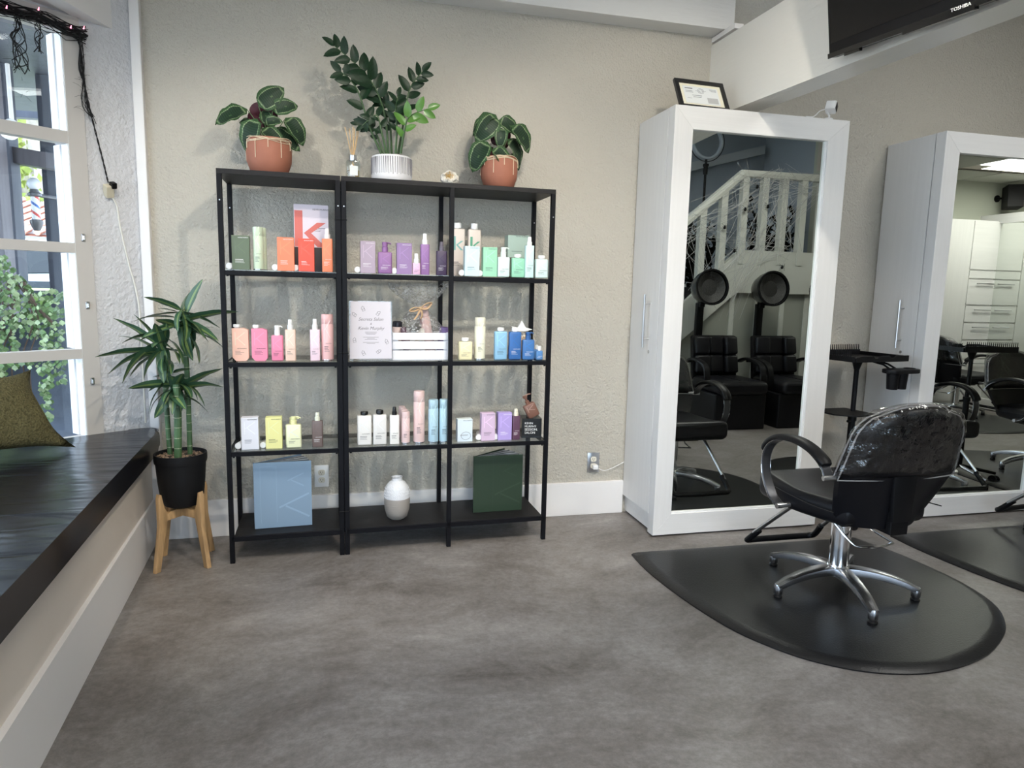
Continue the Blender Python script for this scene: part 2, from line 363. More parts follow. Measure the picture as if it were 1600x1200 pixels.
for z0,z1 in ((1.84,1.89),(1.385,1.427),(.925,.968)): wpart('muntin',(.236,.80,-.008,.045,z0,z1),M_win)
for z0,z1 in ((1.89,2.29),(1.427,1.84),(.968,1.385),(.575,.925)):
    wpart('inner_bead',(.232,.240,-.006,.052,z0,z1),M_winw); wpart('sash_stile',(.226,.246,.055,.112,z0,z1),M_winw)
    wpart('pane',(.240,.80,.098,.102,z0,z1),M_glass)
for z in (1.452,1.160,.822):
    bm=BM(); panel_box(bm,.196,.212,-.018,-.012,z-.016,z+.016,.002); a=obj('latch_plate',bm,M_steel,w1,0)
    bm=BM(); panel_box(bm,.201,.207,-.026,-.018,z-.010,z+.008,.001); obj('latch_hook',bm,M_chrome,a,0)
# bay front (left) with its own big window, out of frame, daylight source
E1=P0+D_*PL
bx0=E1.x
bm=BM(); bx(bm,bx0-.12,bx0,-6,E1.y+.05,0,.56); bx(bm,bx0-.12,bx0,-6,E1.y+.05,2.345,2.98); bx(bm,bx0-.12,bx0,-6.0,-3.0,.5,2.4)
struct('wall_left',bm,M_bay)
w2=thing('window_2',None,None); w2['kind']='structure'
for y0,y1 in ((E1.y-.06,E1.y+.04),(-1.66,-1.58),(-3.02,-2.94)):
    bm=BM(); bx(bm,bx0-.08,bx0+.01,y0,y1,.52,2.36); obj('stile',bm,M_win,w2,0)
for z0,z1 in ((.52,.58),(.925,.968),(1.385,1.427),(1.84,1.89),(2.29,2.36)):
    bm=BM(); bx(bm,bx0-.08,bx0+.01,-3.0,E1.y,z0,z1); obj('muntin',bm,M_win,w2,0)
bm=BM(); bx(bm,bx0-.064,bx0-.06,-3.0,E1.y,.55,2.33); obj('pane',bm,M_glass,w2,0)
# bay soffit and lintel
bm=BM(); prism(bm,[(-.47,.32),(-.565,.03),(-.60,-.5),(-.60,-3.0),(bx0,-3.0),(bx0,E1.y),(-.62,.19)],2.372,2.43); struct('ceiling_bay',bm,M_ceil)
bm=BM(); prism(bm,[(-.45,.34),(-.545,.03),(-.58,-.5),(-.58,-6),(-.66,-6),(-.66,-.5),(-.62,.03),(-.55,.30)],2.36,2.98); struct('trim_6',bm,M_trim)
# bench riser (built in)
bm=BM(); prism(bm,[(-.395,.36),(-.272,-1.5),(-.16,-3.2),(-.20,-3.2),(-.312,-1.5),(-.435,.33)],0,.478); struct('wall_bench_riser',bm,M_beige)
bm=BM(); prism(bm,[(-.385,.33),(-.252,-1.5),(-.14,-3.2),(-.20,-3.2),(-.30,-1.5),(-.41,.33)],0,.222,bev=.004); struct('baseboard_bench',bm,M_trim)
bm=BM(); prism(bm,[(-.44,.34),(-.41,.33),(-.29,-1.5),(-.18,-3.2),(bx0,-3.2),(bx0,E1.y)],.44,.478); struct('trim_7',bm,M_beige)
# ------------------------------------------------------------------ mirrored-side stair
M_stairw=mat('white_stair_paint',(.62,.63,.58),.4,bump=.2,bscale=14)
M_panelw=wallmat('pale_green_panel',(.34,.35,.31),.1,40,.6,.3)
st=thing('staircase','white painted staircase with landing seen in the tall mirror','staircase',(0,0,0))
LZ=1.39; SX=4.49; SL=.84
bm=BM(); prism(bm,[(SX,0),(5.6,0),(5.6,LZ),(SX,LZ)],-3.36,-3.30,axis='y'); obj('landing_panel',bm,M_panelw,st,0)
bm=BM(); prism(bm,[(SX-LZ/SL,0),(SX,0),(SX,LZ)],-3.36,-3.30,axis='y'); obj('side_panel',bm,M_panelw,st,0)
for x in (4.45,4.75,5.05,5.35):
    bm=BM(); bx(bm,x,x+.05,-3.30,-3.285,0,LZ-.05); obj('batten',bm,M_stairw,st,0)
bm=BM(); bx(bm,SX,5.6,-4.6,-3.36,LZ-.06,LZ); obj('landing_floor',bm,M_stairw,st,0)
n=8
for i in range(n):
    z=LZ*(i+1)/n-.02; x1=SX-(LZ-z)/SL
    bm=BM(); bx(bm,x1-.22,x1+.03,-4.6,-3.36,z-.04,z); obj('tread',bm,M_stairw,st,0)
    bm=BM(); bx(bm,x1+.0,x1+.02,-4.6,-3.36,z-.0,min(LZ,z+LZ/n-.02)); obj('riser_board',bm,M_stairw,st,0)
bm=BM(); prism(bm,[(SX,LZ-.10),(5.6,LZ-.10),(5.6,LZ+.34),(SX,LZ+.34)],-3.30,-3.25,axis='y'); obj('kick_board',bm,M_stairw,st,0)
bm=BM(); prism(bm,[(SX-1.5,LZ-.1-1.5*SL),(SX,LZ-.1),(SX,LZ+.34),(SX-1.5,LZ+.2-1.5*SL)],-3.30,-3.25,axis='y'); obj('stringer',bm,M_stairw,st,0)
bm=BM(); tube(bm,[(5.6,-3.275,2.50),(SX,-3.275,2.50),(SX-1.5,-3.275,2.50-1.5*SL)],1,8,flat=(.05,.04),up=(0,0,1)); obj('handrail',bm,M_stairw,st,0)
for x in (4.52,4.75,4.98,5.21,5.44,4.29,4.06,3.83,3.60):
    top=2.48 if x>=SX else 2.48-(SX-x)*SL; bot=LZ+.2 if x>=SX else LZ+.05-(SX-x)*SL
    bm=BM(); bx(bm,x-.035,x+.035,-3.31,-3.24,bot,top); obj('baluster',bm,M_stairw,st,0)
bm=BM(); v=bx(bm,3.4,5.5,-4.6,-4.45,-.05,.05)
for q in v: q.co.z+=2.62+.27*(q.co.x-4.0)
struct('trim_8',bm,mat('blue_grey_ledge',(.42,.46,.50),.6))
# spider web with spiders
M_web=mat('white_web_fibre',(.8,.8,.8),.8,alpha=.55)
bm=BM(); rnd=random.Random(3)
anch=[(4.4,1.2),(3.95,2.0),(4.4,2.45),(5.3,2.42),(4.9,2.45),(5.0,1.75),(4.1,1.4),(3.8,1.8),(4.62,1.75),(4.84,2.45)]
for k in range(150):
    a=rnd.choice(anch); b=rnd.choice(anch)
    p=Vector((a[0]+rnd.gauss(0,.09),-3.225+rnd.gauss(0,.004),a[1]+rnd.gauss(0,.07))); q=Vector((b[0]+rnd.gauss(0,.12),-3.225+rnd.gauss(0,.004),b[1]+rnd.gauss(0,.10)))
    if (p-q).length>.1: cyl(bm,p,q,.0016,3)
tag(obj('cobweb',bm,M_web,None,0),'white stretchy decorative cobweb strung over the stair balusters','cobweb',kind='stuff')
SP=[(4.62,2.36),(4.50,2.13),(4.76,2.17),(4.28,1.94),(4.63,1.97),(4.41,1.71),(4.98,1.56),(4.20,1.32)]
sp0=None
SL_=['','toy spider in the cobweb just below and left of the topmost one','toy spider in the cobweb right of and below the topmost one','toy spider in the cobweb on the sloping stair side, left of the corner baluster','toy spider in the cobweb halfway down, below the topmost one','toy spider in the cobweb just above the white kick board','rightmost toy spider, on the white kick board of the landing','lowest toy spider, on the sloping white stringer']
for i,(x,z) in enumerate(SP):
    if sp0 is None:
        sp0=thing('toy_spider','topmost black toy spider in the white cobweb on the stair rail','spider',(x,-3.205,z),0,'toy spiders in the cobweb')
        bm=BM(); bmesh.ops.create_icosphere(bm,subdivisions=2,radius=.014); obj('abdomen',bm,M_blackpl,sp0)
        bm=BM(); v=bmesh.ops.create_icosphere(bm,subdivisions=2,radius=.009)['verts']; bmesh.ops.translate(bm,vec=(0,.004,.018),verts=v); obj('head',bm,M_blackpl,sp0)
        for k in range(8):
            s=-1 if k%2 else 1; a=(k//2-1.5)*.5
            bm=BM(); tube(bm,[(0,0,.008),(s*.018,.012,.008+a*.02),(s*.032,-.004,.008+a*.05)],.0017,4); obj('leg',bm,M_blackpl,sp0)
    else: dup(sp0,(x,-3.205,z),0,SL_[i])
# dark dried bushes behind the railing
def leafmesh(L,Wd,droop=.3,fold=.12,seg=7,nu=4,tip=1.6,wave=0):
    """leaf along +Y, width X, normal Z; uv: u across 0..1, v along"""
    bm=BM(); uv=bm.loops.layers.uv.new('uv'); rows=[]
    for i in range(seg+1):
        t=i/seg; w=Wd*.5*(math.sin(PI*min(1,max(0,t**.75)))**(1/tip))*(1 if t<1 else 0)+.0006
        y=L*(math.sin(droop*t)/droop if droop else t); z=-L*(1-math.cos(droop*t))/(droop or 1)
        row=[]
        for j in range(nu+1):
            u=j/nu*2-1
            row.append(bm.verts.new((u*w,y,z+abs(u)*w*fold+(wave*math.sin(t*17+u*3)*abs(u) if wave else 0))))
        rows.append(row)
    for i in range(seg):
        for j in range(nu):
            f=bm.faces.new((rows[i][j],rows[i][j+1],rows[i+1][j+1],rows[i+1][j]))
            for lp,(a,b) in zip(f.loops,((i,j),(i,j+1),(i+1,j+1),(i+1,j))): lp[uv].uv=(b/nu,a/seg)
    return bm
def place_leaf(me,parent,base,tip,up=Vector((0,0,1)),name='leaf',scale_to=True,roll=0,L=1.0,wscale=1):
    base=Vector(base); tip=Vector(tip); d=tip-base; l=d.length; y=d.normalized(); x=y.cross(up)
    if x.length<1e-3: x=y.cross(Vector((0,1,0)))
    x.normalize(); z=x.cross(y)
    if roll:
        rm=Matrix.Rotation(roll,3,y); x=rm@x; z=rm@z
    s=l/L
    m=Matrix.Identity(4)
    for i in range(3): m[i][0]=x[i]*s*wscale; m[i][1]=y[i]*s; m[i][2]=z[i]*s; m[i][3]=base[i]
    o=bpy.data.objects.new(name,me); COL.objects.link(o); o.parent=parent; o.matrix_local=m; return o
def to_mesh(name,bm,m):
    me=bpy.data.meshes.new(name); bm.to_mesh(me); bm.free(); me.materials.append(m)
    for p in me.polygons: p.use_smooth=True
    return me
M_dryleaf=mat('dried_dark_leaf',(.018,.02,.017),1,var=.5,vscale=30,spec=0)
for (x,z0,h,lab) in ((5.20,LZ,.95,'dark dried bush in front of the landing wall behind the white balusters'),(4.27,1.18,.90,'dark dried bush behind the lower stair balusters')):
    t=thing('dried_bush',lab,'bush',(x,-3.75,z0)); rnd=random.Random(int(x*10))
    bm=BM(); lathe(bm,[(.09,0),(.12,.16),(.10,.16),(.09,.14),(0,.14)],14); obj('pot',bm,M_blackpl,t)
    bm=BM(); lf=BM()
    for k in range(34):
        a=rnd.uniform(0,2*PI); r=rnd.uniform(.08,.34); hh=rnd.uniform(.35,1)*h
        p=[(0,0,.13),(r*.4*math.cos(a),r*.3*math.sin(a),hh*.5),(r*math.cos(a),r*.7*math.sin(a),hh)]
        tube(bm,p,.005,4)
        for q in range(9):
            c=Vector(p[1]).lerp(Vector(p[2]),q/8); dv=Vector((rnd.gauss(0,1),rnd.gauss(0,1),rnd.gauss(0,.6))).normalized()*.16; sd=dv.cross(Vector((0,0,1))).normalized()*.035
            f=[lf.verts.new(c),lf.verts.new(c+dv*.5+sd),lf.verts.new(c+dv),lf.verts.new(c+dv*.5-sd)]; lf.faces.new(f)
    obj('branch',bm,M_dryleaf,t,kind='stuff'); obj('foliage',lf,M_dryleaf,t,0,kind='stuff')
# ring light on the landing
t=thing('ring_light','tall ring light on a black tripod reflected at the top of the first mirror','ring light',(4.44,-3.95,1.39))
bm=BM()
ringp=[(.175*math.cos(a*PI/18),0,1.55+.175*math.sin(a*PI/18)) for a in range(36)]
tube(bm,ringp,1,10,closed=True,flat=(.014,.028)); obj('ring',bm,mat('ring_diffuser',(.42,.48,.55),.4),t)
bm=BM(); tube(bm,[(p[0]*1.2,p[1],1.55+(p[2]-1.55)*1.2) for p in ringp],.004,6,closed=True); obj('ring_rim',bm,M_blackpl,t)
bm=BM(); cyl(bm,(0,0,.3),(0,0,1.36),.014); cyl(bm,(0,0,1.2),(0,0,1.3),.024); box(bm,(0,0,1.30),(.05,.04,.03)); obj('pole',bm,M_blackpl,t)
for k in range(3):
    a=k*2*PI/3+.5; bm=BM(); cyl(bm,(0,0,.45),(.2*math.cos(a),.2*math.sin(a),.0),.008); obj('leg',bm,M_blackpl,t)

# ------------------------------------------------------------------ shelving units
SY=.0239; ca,sa=math.cos(SY),math.sin(SY)
def shelf_w(x,y,z=0): return Vector((x*ca-y*sa,x*sa+y*ca,z))
DP=.335; PW=.021; LV=[1.330,.928,.524]; BT=.128
def unit(name,label,x0,x1,mids):
    o=shelf_w(x0,0); t=thing(name,label,'shelving unit',o,SY); w=x1-x0
    xs=[PW/2]+mids+[w-PW/2]
    for x in xs:
        for y in (PW/2,DP-PW/2):
            bm=BM(); bx(bm,x-PW/2,x+PW/2,y-PW/2,y+PW/2,0,1.729,bev=.0012); obj('post',bm,M_black,t,0)
            if x==xs[0] or x==xs[-1]:
                bm=BM(); cyl(bm,(x,y-.011,1.62),(x,y-.0125,1.62),.003,8)
                obj('bolt',bm,M_steel,t,0)
    bm=BM(); bx(bm,0,w,0,DP,1.729,1.75,bev=.001); obj('top_panel',bm,M_blackwood,t,0)
    bm=BM(); bx(bm,PW,w-PW,.004,DP-.004,.110,BT,bev=.001); obj('bottom_panel',bm,M_blackwood,t,0)
    for y_ in (0,DP-.012):
        bm=BM(); bx(bm,PW*.5,w-PW*.5,y_,y_+.012,.103,.124); obj('bottom_rail',bm,M_black,t,0)
    for z in LV:
        bm=BM()
        bx(bm,PW*.6,w-PW*.6,.002,.016,z-.024,z-.005); bx(bm,PW*.6,w-PW*.6,DP-.016,DP-.002,z-.024,z-.005)
        for x in (0.004,w-.018): bx(bm,x,x+.014,.01,DP-.01,z-.024,z-.005)
        for x in (.03,w-.03): cyl(bm,(x,.009,z-.030),(x,.009,z-.024),.005,8)
        obj('shelf_frame',bm,M_black,t,0)
        bm=BM(); bx(bm,PW,w-PW,.004,DP-.004,z-.0045,z-.0005); obj('glass_shelf',bm,M_shelfglass,t,0)
    return t
u1=unit('shelving_unit','narrow black metal shelving unit with glass shelves, beside the leafy floor plant',0,.508,[])
u2=unit('shelving_unit','wide black metal shelving unit with glass shelves and a middle post',.512,1.512,[.497])
for z in (1.56,.965,.215):
    bm=BM(); ring=[(-.024,-.002,z),(.022,-.002,z+.001),(.022,.024,z),(-.024,.024,z)]; tube(bm,ring,.0018,5,closed=True); box(bm,(.022,-.004,z),(.004,.005,.004)); obj('cable_tie',bm,M_blackpl,u2,0)

# ------------------------------------------------------------------ retail products
PM={}
def pmat(col,rough=.4,var=None):
    k=(tuple(round(c,3) for c in col),rough)
    if k not in PM: PM[k]=mat('coloured_pack_%d'%len(PM),tuple(min(.85,(c+(sum(col)/3-c)*.14)**2.2*1.05) for c in col),rough)
    return PM[k]
def rgb(h): h=h.lstrip('#'); return tuple(int(h[i:i+2],16)/255 for i in (0,2,4))
def rrect(w,d,r,n=4):
    out=[]
    for cx,cy,a0 in ((w/2-r,d/2-r,0),(-w/2+r,d/2-r,90),(-w/2+r,-d/2+r,180),(w/2-r,-d/2+r,270)):
        for k in range(n+1):
            a=math.radians(a0+90*k/n); out.append((cx+r*math.cos(a),cy+r*math.sin(a)))
    return out
def K_mark(parent,w,h,yf,m,x0=-.30,z0=.48,s=1.0,bar=.05,full=True,name='embossed_letter'):
    bm=BM(); H=h*.40*s; Wd=w*.6*s; x=w*x0; z=h*z0; b=w*bar; t=.0009
    def bar_(a,c,bw):
        a=Vector(a);c=Vector(c);d=(c-a);n=Vector((-d.y,d.x)).normalized()*bw/2
        prism(bm,[(a+n).to_tuple()[:2],(a-n).to_tuple()[:2],(c-n).to_tuple()[:2],(c+n).to_tuple()[:2]],yf-t,yf+.0002,axis='y')
    if full: bar_((x,z),(x,z+H),b)
    bar_((x+b*.8,z+H*.45),(x+Wd,z+H*.98),b); bar_((x+Wd*.25,z+H*.5),(x+Wd,z-.0*H),b)
    o=obj(name,bm,m,parent,0); return o
def lines(parent,w,h,yf,m,x0,z0,n=4,lw=.55,align='L',gap=.032,th=.008,rnd=random.Random(5)):
    bm=BM()
    for k in range(n):
        L=w*lw*rnd.uniform(.55,1); z=h*(z0-k*gap); a=w*x0 if align=='L' else w*x0+w*lw-L
        t2=h*th*(1.5 if k==0 else .8); bx(bm,a,a+L,yf-.0005,yf+.0002,z-t2/2,z+t2/2)
    obj('print_lines',bm,m,parent,0)
def prod(kind,x0,x1,yt,lv,col,label,d=.03,yb=None,cap='#f2f2f0',dep=None,cat=None,group=None,mark=True,dark=True,name=None,z=None,rz=0,brand=True,lo=None,markcol=None):
    zs=LV[lv] if isinstance(lv,int) else lv
    xc=(x0+x1)/2; ym=yt+30
    Yf=d
    for _ in range(3):
        pc=at(xc,ym,'y',Yf); Yf=d+SY*pc.x
    a=at(x0,ym,'y',Yf); b=at(x1,ym,'y',Yf); w=abs(b.x-a.x); X=(a.x+b.x)/2
    top=at(xc,yt,'y',Yf).z; H=top-zs
    Hb=(at(xc,yb,'y',Yf).z-zs) if yb else H
    dp=dep or {'box':w*.62,'can':w,'bottle':w*.5,'angular':w*.5,'spray':w*.62,'pump':w*.55}.get(kind,w*.6)
    if kind!='box' and kind!='can': w*=.97
    c1=rgb(col) if isinstance(col,str) else col; m=pmat(c1,.38); cm=pmat(rgb(cap),.35)
    lum=sum(c1)/3
    mk=pmat(tuple(min(1,c*1.13+.02) for c in c1),.25) if not markcol else pmat(rgb(markcol),.4)
    pr=M_dark if dark else pmat((.92,.9,.9),.5)
    nm=name or {'box':'carton','can':'spray_can','bottle':'bottle','angular':'bottle','spray':'spray_bottle','pump':'pump_bottle'}[kind]
    t=thing(nm,label,cat or {'box':'box','can':'spray can','spray':'bottle','pump':'bottle'}.get(kind,'bottle'),(X,Yf+dp/2,zs),SY+rz,group)
    yf=-dp/2
    if kind=='box':
        bm=BM(); bx(bm,-w/2,w/2,yf,dp/2,0,H,bev=.0012); obj('carton_body',bm,m,t,0)
        bm=BM(); bx(bm,-w/2+.001,w/2-.001,yf+.001,dp/2-.001,H-.0003,H+.0008); obj('lid_flap',bm,pmat(tuple(min(1,c*1.06) for c in c1),.45),t,0)
    elif kind=='can':
        r=w/2; zc=H*.79
        bm=BM(); lathe(bm,[(r*.93,0),(r,.004),(r,zc-.004),(r*.93,zc)],24); obj('can_body',bm,m,t)
        bm=BM(); lathe(bm,[(r*.95,zc),(r*.97,zc+.001),(r*.97,H-.006),(r*.90,H-.001),(0,H)],24); obj('cap',bm,pmat(rgb(cap),.35) if cap!='#f2f2f0' else pmat(tuple(c*.95 for c in c1),.3),t)
        lathe_rim=BM(); lathe(lathe_rim,[(r*1.01,.001),(r*1.02,.003),(r*1.01,.005)],24); obj('base_rim',lathe_rim,M_alu,t)
        yf=-r; w=w*.8
    elif kind in('bottle','spray','pump'):
        bm=BM(); r=min(.007,w*.14,dp*.3); prism(bm,rrect(w,dp,r),0,Hb,bev=min(.006,dp*.22) if kind!='spray' else .002,seg=3); obj('bottle_body',bm,m,t,50)
        if kind=='bottle':
            rr=w*.27; bm=BM(); lathe(bm,[(rr*.7,Hb-.001),(rr*.7,Hb+.003),(rr,Hb+.003),(rr,H-.003),(rr*.9,H),(0,H)],18); obj('cap',bm,cm,t)
        if kind=='spray':
            rr=min(w*.34,.012); g=H-Hb; bm=BM(); lathe(bm,[(rr,Hb-.001),(rr,Hb+g*.42),(rr*.8,Hb+g*.45),(rr*.72,H-.002),(rr*.6,H),(0,H)],16); obj('collar',bm,cm,t)
            bm=BM(); cyl(bm,(0,-rr*.6,H-g*.25),(0,-rr*1.05,H-g*.25),rr*.25,8); obj('nozzle',bm,cm,t)
        if kind=='pump':
            rr=min(w*.24,.014); g=H-Hb; bm=BM(); lathe(bm,[(rr,Hb-.001),(rr,Hb+g*.5),(rr*.8,Hb+g*.55)],16); cyl(bm,(0,0,Hb),(0,0,H-.004),rr*.35,8); obj('collar',bm,cm,t)
            bm=BM(); lathe(bm,[(rr*.85,H-g*.45),(rr*.95,H-.003),(rr*.8,H),(0,H)],14); tube(bm,[(0,0,H-.004),(w*.3,0,H-.003),(w*.46,0,H-.008)],[.005,.004,.0028],6); obj('pump_head',bm,cm,t)
    elif kind=='angular':
        c=w*.22; bm=BM(); poly=[(-w/2,c*1.1),(-w/2+c,0),(w/2,0) if False else (w/2-c*.8,0),(w/2,c*.8),(w/2,Hb-c*.55),(w/2-c*1.4,Hb),(-w/2,Hb-c*.15)]
        prism(bm,poly,-dp/2,dp/2,bev=.0015,axis='y'); obj('bottle_body',bm,m,t,0)
        bm=BM(); xx=-w*.22; lathe(bm,[(w*.14,Hb-.004),(w*.14,Hb+.002),(w*.21,Hb+.003),(w*.21,H-.002),(w*.19,H),(0,H)],8,loc=(xx,0,0)); obj('cap',bm,cm,t)
    if mark and kind!='none': K_mark(t,w,Hb,yf,mk)
    if lo!=0: lines(t,w,Hb,yf,pr,-.32,.30,n=lo or 4)
    if brand: text('lettering','KEVIN.MURPHY',w*.085,pr,t,(w*.46,yf-.0004,Hb*.93) if kind=='box' else (w*.40,yf-.0004,Hb*.37),align='RIGHT')
    return t
def lying(px,py,lv,x1,label,d=.045,group=None,r=.0145):
    zs=LV[lv]; Yf=d
    for _ in range(3): Yf=d+SY*at(px,py,'y',Yf).x
    X=at(px,py,'y',Yf).x; t=thing('bottle',label,'bottle',(X+.004,Yf,zs+r),SY+1.35,group)
    bm=BM(); lathe(bm,[(r*.85,0),(r,.002),(r,.021),(r*.6,.022)],16,rot=(0,PI/2,0)); obj('cap',bm,M_white,t)
    bm=BM(); lathe(bm,[(r*.6,.022),(r*.95,.030),(r,.034),(r,.10),(r*.8,.103)],16,rot=(0,PI/2,0)); obj('bottle_body',bm,pmat((.8,.78,.78)),t)
T=0;Mi=1;B=2
# top shelf, left bay
prod('box',362,389.5,368,T,'#5c6a50','dark olive green carton at the left end of the top glass shelf',dark=False)
lying(356,410,T,0,'white capped bottle lying behind the dark olive carton')
prod('can',394,411,354,T,'#c9dabb','pale green spray can in front of its twin on the top glass shelf',dep=None)
prod('can',400,416,355,T,'#c9dabb','pale green spray can half hidden behind the front pale green can',d=.085)
prod('box',433,459.5,371,T,'#ee7a50','orange carton on the top glass shelf left of the red carton',dark=False)
lying(428,412,T,0,'white capped bottle lying behind the orange carton')
prod('box',466,491,373,T,'#e5492f','red carton on the top glass shelf between orange carton and orange spray bottle',dark=False)
lying(459.5,413,T,0,'white capped bottle lying behind the red carton')
prod('spray',502.5,520,357,T,'#ee7f55','orange spray bottle with white sprayer at the right of the left bay',yb=373,dark=False,cap='#e9dedd')
prod('box',458,512,386,T,'#40332f','dark brown display block under the pink letter carton',d=.20,dep=.07,mark=False,brand=False,lo=0,name='display_block',cat='block')
kb=prod('box',459,513,320,LV[T]+.098,'#dccfdb','pale pink display carton with a big coral letter k',d=.20,dep=.05,mark=False,brand=False,lo=0)
_w=.190; 
# big letter: measured from the carton itself
def bigk(t,w,h,yf,m,x0,z0,H,bw,off=.0008):
    bm=BM()
    def q(pts): prism(bm,pts,yf-off,yf+.0002,axis='y')
    q([(x0,z0),(x0+bw,z0),(x0+bw,z0+H),(x0,z0+H)])
    a=x0+bw*1.15; mid=z0+H*.38
    q([(a,mid),(a+H*.36,z0+H*.68),(a+H*.36+bw*1.1,z0+H*.68),(a+bw*.9,mid)])
    q([(a,mid),(a+bw*.9,mid),(a+H*.36+bw*1.1,z0),(a+H*.36,z0)])
    return obj('printed_letter',bm,m,t,0)
wk=.178; hk=.205
bigk(kb,wk,hk,-.025,pmat(rgb('#e06a60'),.5),-.075,.02,.165,.036)
text('lettering','KEVIN.MURPHY',.0105,M_dark,kb,(.080,-.0256,.188),align='RIGHT'); lines(kb,wk,hk,-.025,M_dark,-.02,.52,n=3,lw=.45)
# top shelf, middle bay
prod('box',563,586.5,377,T,'#a792a4','mauve carton on the top glass shelf, first in the middle bay',dark=False)
lying(557,418,T,0,'white capped bottle lying behind the mauve carton')
prod('pump',590.5,613,378,T,'#8e5f98','purple pump bottle beside the mauve carton',yb=393.6,cap='#8a5a93',dark=False)
prod('box',620,643.4,380,T,'#8d6c9f','purple carton on the top glass shelf in the middle bay',dark=False)
lying(614.5,419,T,0,'white capped bottle lying behind the purple carton')
prod('spray',644.5,657,396,T,'#d9a9cb','tiny pink spray bottle between purple carton and tall purple spray bottle',yb=411,dark=True)
prod('spray',657,671.6,364.6,T,'#8a5f9c','tall purple spray bottle with white sprayer in the middle bay',yb=381.7,dark=False,d=.045)
prod('spray',682,699,377.5,T,'#3b2a48','dark plum spray bottle beside the middle post',yb=392,dark=False,cap='#5a5360')
# top shelf, right bay
a_=prod('bottle',704,727,348,T,'#c9bdb5','tall beige bottle with teal letter partly behind the middle post',d=.20,yb=357,mark=False,brand=False,lo=3)
b_=prod('bottle',731.5,752,349,T,'#cfc2b8','tall beige bottle with a full green letter k behind the light blue carton',d=.20,yb=358.5,mark=False,brand=False,lo=2)
for q,c in ((a_,'#6ba5a0'),(b_,'#4f9e7d')): bigk(q,.07,.2,-.0165,pmat(rgb(c),.5),-.023,.128,.068,.0115,.002)
prod('box',726,749,385,T,'#bcdcf0','light blue carton on the top glass shelf',dark=True)
lying(720,421,T,0,'white capped bottle lying behind the light blue carton')
prod('box',754.7,776.6,386.5,T,'#8fd0ac','mint green carton on the top glass shelf',dark=True)
lying(748.5,422,T,0,'white capped bottle lying behind the mint green carton')
prod('pump',777.5,797,386,T,'#cfe9e6','pale mint pump bottle beside the mint green carton',yb=401.5,cap='#dceee3')
prod('bottle',799,820,397,T,'#8ccfae','short mint green bottle with white cap beside the pale mint pump bottle',yb=403,d=.04)
tp=prod('spray',821,835,370,T,'#c3e4e2','tall pale aqua dropper bottle with angled nozzle',yb=383.5,d=.028)
prod('bottle',836.5,857,399,T,'#cfe8e4','short pale mint bottle with white cap at the right end of the top glass shelf',yb=405,d=.03)
prod('box',795,824,387,T,'#4a352c','dark brown display block under the grey green carton',d=.20,dep=.07,mark=False,brand=False,lo=0,name='display_block',cat='block')
prod('box',793,826,368,LV[T]+.101,'#9db5aa','grey green carton lying on a dark brown block',d=.20,dep=.07,mark=False,lo=2)
# second shelf, left bay
prod('angular',362,388.5,507,Mi,'#f0b49c','peach angular bottle with white cap on the second shelf',yb=512.5)
prod('angular',392.5,418,508,Mi,'#ee7f9d','bright pink angular bottle with white cap on the second shelf',yb=513)
prod('pump',423.5,442.5,509,Mi,'#ee7d9e','small bright pink bottle with white nozzle pump',yb=524,dep=.028)
prod('spray',445,462,499.5,Mi,'#ecc7b2','beige spray bottle with white sprayer between the pink bottles',yb=515)
prod('spray',484,500,498.5,Mi,'#ecc9d5','pale lilac spray bottle beside the tall pink can',yb=515)
prod('can',501.5,521,491,Mi,'#eeb6b4','tall salmon pink spray can at the right of the second shelf left bay')
# second shelf, right bay
prod('bottle',716.5,738.5,528,Mi,'#e6dcae','short cream bottle with white cap next to the cream spray can',yb=534)
prod('can',743,760,496,Mi,'#ece6cc','tall cream spray can on the second shelf',d=.035)
prod('bottle',773,793,512,Mi,'#7fb3d6','light blue bottle with white cap on the second shelf',yb=518)
prod('bottle',795.5,815,512.5,Mi,'#2f62a8','royal blue bottle with white cap beside the light blue bottle',yb=518.5,dark=False)
prod('pump',816.5,835.5,519,Mi,'#3a6eb0','royal blue pump bottle with blue pump head',yb=531,cap='#2d5a9a',dark=False)
prod('bottle',837.5,848,541,Mi,'#4b80bd','tiny blue bottle with white cap at the right end of the second shelf',yb=548,dark=False,d=.03)
prod('bottle',834,843,539,Mi,'#4b80bd','tiny blue bottle half hidden behind the front tiny blue bottle',yb=546,dark=False,d=.085,mark=False,lo=0,brand=False)
# third shelf
prod('box',377,404,653,B,'#d8d6dc','white carton at the left end of the third glass shelf')
lying(370,692,B,0,'white capped bottle lying behind the white carton')
prod('box',415,440.6,652.5,B,'#e6df8c','yellow carton on the third glass shelf')
lying(409,688,B,0,'white capped bottle lying behind the yellow carton')
prod('pump',446.5,471,652,B,'#ebebbb','pale yellow pump bottle in front of its twin',yb=664,cap='#e4e2a0')
prod('pump',445.5,468,653,B,'#ebebbb','pale yellow pump bottle half hidden behind the front one',yb=664,cap='#e4e2a0',d=.085,mark=False,lo=0,brand=False)
prod('spray',487,505,645.5,B,'#6b5a55','smoky brown see-through spray bottle with cream cap',yb=658,cap='#dfe0c8',dark=False)
prod('bottle',558,581,643.8,B,'#e3dfda','white bottle with black cap, first in the middle bay of the third shelf',yb=649.5,cap='#161616')
prod('bottle',582.8,604.5,641.5,B,'#dcd8d3','white bottle with black cap beside the first white bottle',yb=648,cap='#161616')
prod('bottle',584,601,640.5,B,'#dcd8d3','white bottle with black cap half hidden behind another white bottle',yb=647,cap='#161616',d=.10,mark=False,lo=0,brand=False)
prod('spray',609,624.3,636.5,B,'#e6e2dc','white spray bottle with black sprayer on the third shelf',yb=649,cap='#161616')
prod('can',627.5,641,643.5,B,'#e3c2c0','small pink spray can at the front of its row')
